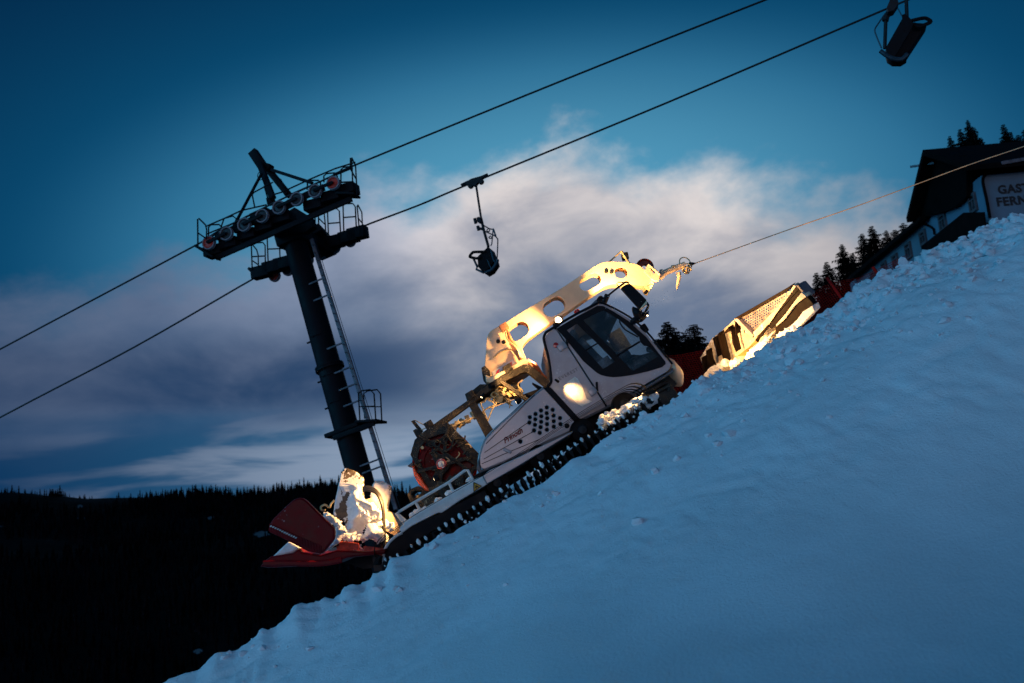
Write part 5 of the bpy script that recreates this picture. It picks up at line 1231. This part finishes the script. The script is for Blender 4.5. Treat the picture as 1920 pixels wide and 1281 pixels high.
for p, nm, mt, X0, th in [([(440, 628), (900, 362), (940, 335), (900, 392), (540, 600), (470, 636)], 'top_rail', bdark, -.10, .10),
        ([(605, 745), (630, 722), (900, 440), (950, 340), (985, 360), (930, 450), (740, 690), (615, 800)], 'frame_rail', bladem, -.14, .12),
        ([(440, 632), (470, 632), (605, 770), (600, 800), (450, 650)], 'frame_rail', M('grey_rail', (.36, .30, .30), .5), -.12, .10),
        ([(965, 360), (985, 350), (1003, 372), (800, 600), (735, 700), (735, 685), (790, 600)], 'shade_plate', bdark, -.18, .10), ([(738, 700), (800, 610), (1000, 375), (1020, 400), (960, 470), (880, 580), (800, 690), (760, 720)], 'shade_plate', bdark, -.17, .1),  # dark plates standing for the shade in the hollows
        ([(800, 680), (880, 590), (960, 480), (1018, 405), (1060, 440), (1020, 470), (960, 520), (870, 640), (800, 700)], 'wing_rib', bladem, -.24, .14),
        ([(792, 690), (870, 620), (1010, 460), (1065, 440), (1120, 505), (1010, 600), (900, 730), (800, 765)], 'wing_pocket_shade', bdark, -.20, .10),
        ([(800, 770), (880, 735), (980, 640), (1030, 570), (1110, 520), (1130, 565), (1010, 690), (900, 745), (810, 795)], 'cutting_edge', M('snowy_edge', (.85, .80, .72), .6, 0, .1, 8, bump=.6), -.26, .16),
        ([(970, 345), (990, 342), (1065, 430), (1068, 445), (1050, 440)], 'wing_hinge', galv, -.20, .2),
        ([(620, 810), (720, 690), (735, 700), (650, 810), (640, 830)], 'name_strip', bdark, -.19, .06),
        ([(460, 955), (560, 880), (620, 815), (640, 835), (560, 900), (545, 950)], 'name_strip', M('ochre_strip', (.30, .15, .04), .5), -.19, .06)]:
    bpl(nm, p, X0, th, mt, parent=None)
# ribs across the far half
for pts in ([(285, 765), (300, 750), (335, 850), (385, 990), (375, 1028), (330, 930)], [(245, 800), (275, 785), (300, 870), (305, 960), (285, 900)], [(190, 905), (205, 905), (225, 1000), (258, 1050), (240, 1085), (205, 1010)], [(150, 965), (170, 960), (185, 1040), (210, 1110), (205, 1145), (165, 1060)],
            [(440, 640), (455, 660), (460, 770), (448, 770)], [(320, 770), (400, 700), (415, 740), (360, 760)], [(400, 720), (440, 830), (470, 915), (462, 918), (420, 840)]):
    cxr = sum(p[0] for p in pts) / len(pts); bpl('blade_rib', [(cxr + (p[0] - cxr) * .72, p[1]) for p in pts], -.12, .14, bdark, parent=None)
b = MB(); rnd = random.Random(17)
for pa, pb, n_ in (((360, 1010), (220, 1120), 20), ((560, 960), (700, 840), 26), ((430, 1030), (460, 1010), 6), ((820, 790), (1000, 690), 12)):
    for i in range(n_):
        t_ = rnd.random(); v_ = FB.hit(k6(pa[0] + (pb[0] - pa[0]) * t_ + rnd.uniform(-12, 12), pa[1] + (pb[1] - pa[1]) * t_ + rnd.uniform(-14, 14)), 0, -.25); r_ = rnd.uniform(.025, .07)
        b.lump(v_, (r_, r_ * 1.3, r_), i, 2, .35)
split_build(b, 'blade_snow', icem, cat, local=BMl)

# ------------------------------------------------------------------ lit work lamps of the groomer
WARM = (1.0, .53, .18)
def lamp(px, Y0, target, power, size=70, lens=.045, blend=.5, tY=0., name='work_lamp', face=None, spot=True, rad=.03):
    p = g3(px, Y0); tg = g3(target, tY); d_ = (tg - p).normalized()
    b = MB(); b.disc(p - d_ * .03, d_, [(.001, -.05), (lens * .9, -.05), (lens * 1.2, 0), (lens * 1.2, .028)], 18); o = b.build(name, black, cat)
    b = MB(); b.disc(p, d_, [(.001, .006), (lens * .8, .004), (lens, -.004)], 18); b.build('lamp_lens', lampm, o)
    if spot:
        ld = bpy.data.lights.new('lamp_light', 'SPOT'); ld.energy = power; ld.spot_size = R(size); ld.spot_blend = blend; ld.color = WARM; ld.shadow_soft_size = rad
        lo_ = bpy.data.objects.new('lamp_light', ld); C.objects.link(lo_); lo_.parent = o; lo_.location = p + d_ * .06; lo_.rotation_euler = (-d_).to_track_quat('Z', 'Y').to_euler()
    return o
lamp((1047, 601), -.55, (985, 650), 0, lens=.06, spot=False, tY=-1.5)
# lamps on the roof facing the boom and its root
lamp((1040, 612), -.75, (955, 655), 170, 130, tY=-.2)
lamp((1128, 560), -.75, (1215, 505), 260, 140, tY=-.1)
# rear lamps, shining back on the tiller and winch
lamp((968.6, 753.7), -.75, (900, 800), 20, 100, tY=-.5)
lamp((815, 898), -1.35, (690, 950), 560, 80, tY=-1.1, name='rear_lamp')
lamp((925, 722), -1.0, (1000, 690), 60, 110, tY=-.5)
# head lamp on the roof edge, shining on the blade; then added fill lamps
lamp((1222, 655), -.9, (1440, 640), 850, 75, tY=-.5, name='head_lamp')
lamp((1214, 592), -1.50, (1182, 775), 650, 34, tY=-1.80, name='crust_fill_lamp', lens=.012)  # added at the mirror to warm the snow on the track
lamp((1150, 586), -1.0, (1640, 374), 3500, 10, tY=-.05, name='cable_fill_lamp')  # narrow beam added to light the winch cable
lamp((1214, 546), -.32, (1270, 505), 22, 90, tY=-.1, lens=.025, name='jib_fill_lamp')  # added under the boom head to light the jib
lamp((903, 745), -1.0, (835, 840), 22, 110, tY=-.8, lens=.02, name='frame_fill_lamp')  # added to bring warm light onto the winch frame
# small lamp whose beam rakes across the side panel
lamp((1047, 716), -1.42, (1076, 736), 55, 50, blend=.9, tY=-1.12, lens=.018, name='side_lamp')
# blown snow glittering in the head lamp beam
b = MB(); rnd = random.Random(44)
for i in range(150):
    t_ = abs(rnd.gauss(0, .45)); px, py = 1205 + 60 * t_ + rnd.gauss(0, 4), 580 - 28 * t_ + rnd.gauss(0, 7)
    if i % 9 == 0: px, py = rnd.uniform(1130, 1170), rnd.uniform(555, 580)
    c_ = GM @ g3((px, py), -1.3 + rnd.uniform(-.5, .3)); r_ = rnd.uniform(.003, .007); b.box(c_, (r_, r_, r_))
tag(b.build('blown_snow', icem, smooth=0), 'fine snow grains blown off the cab roof, glittering in the lamplight', 'snow', kind='stuff')
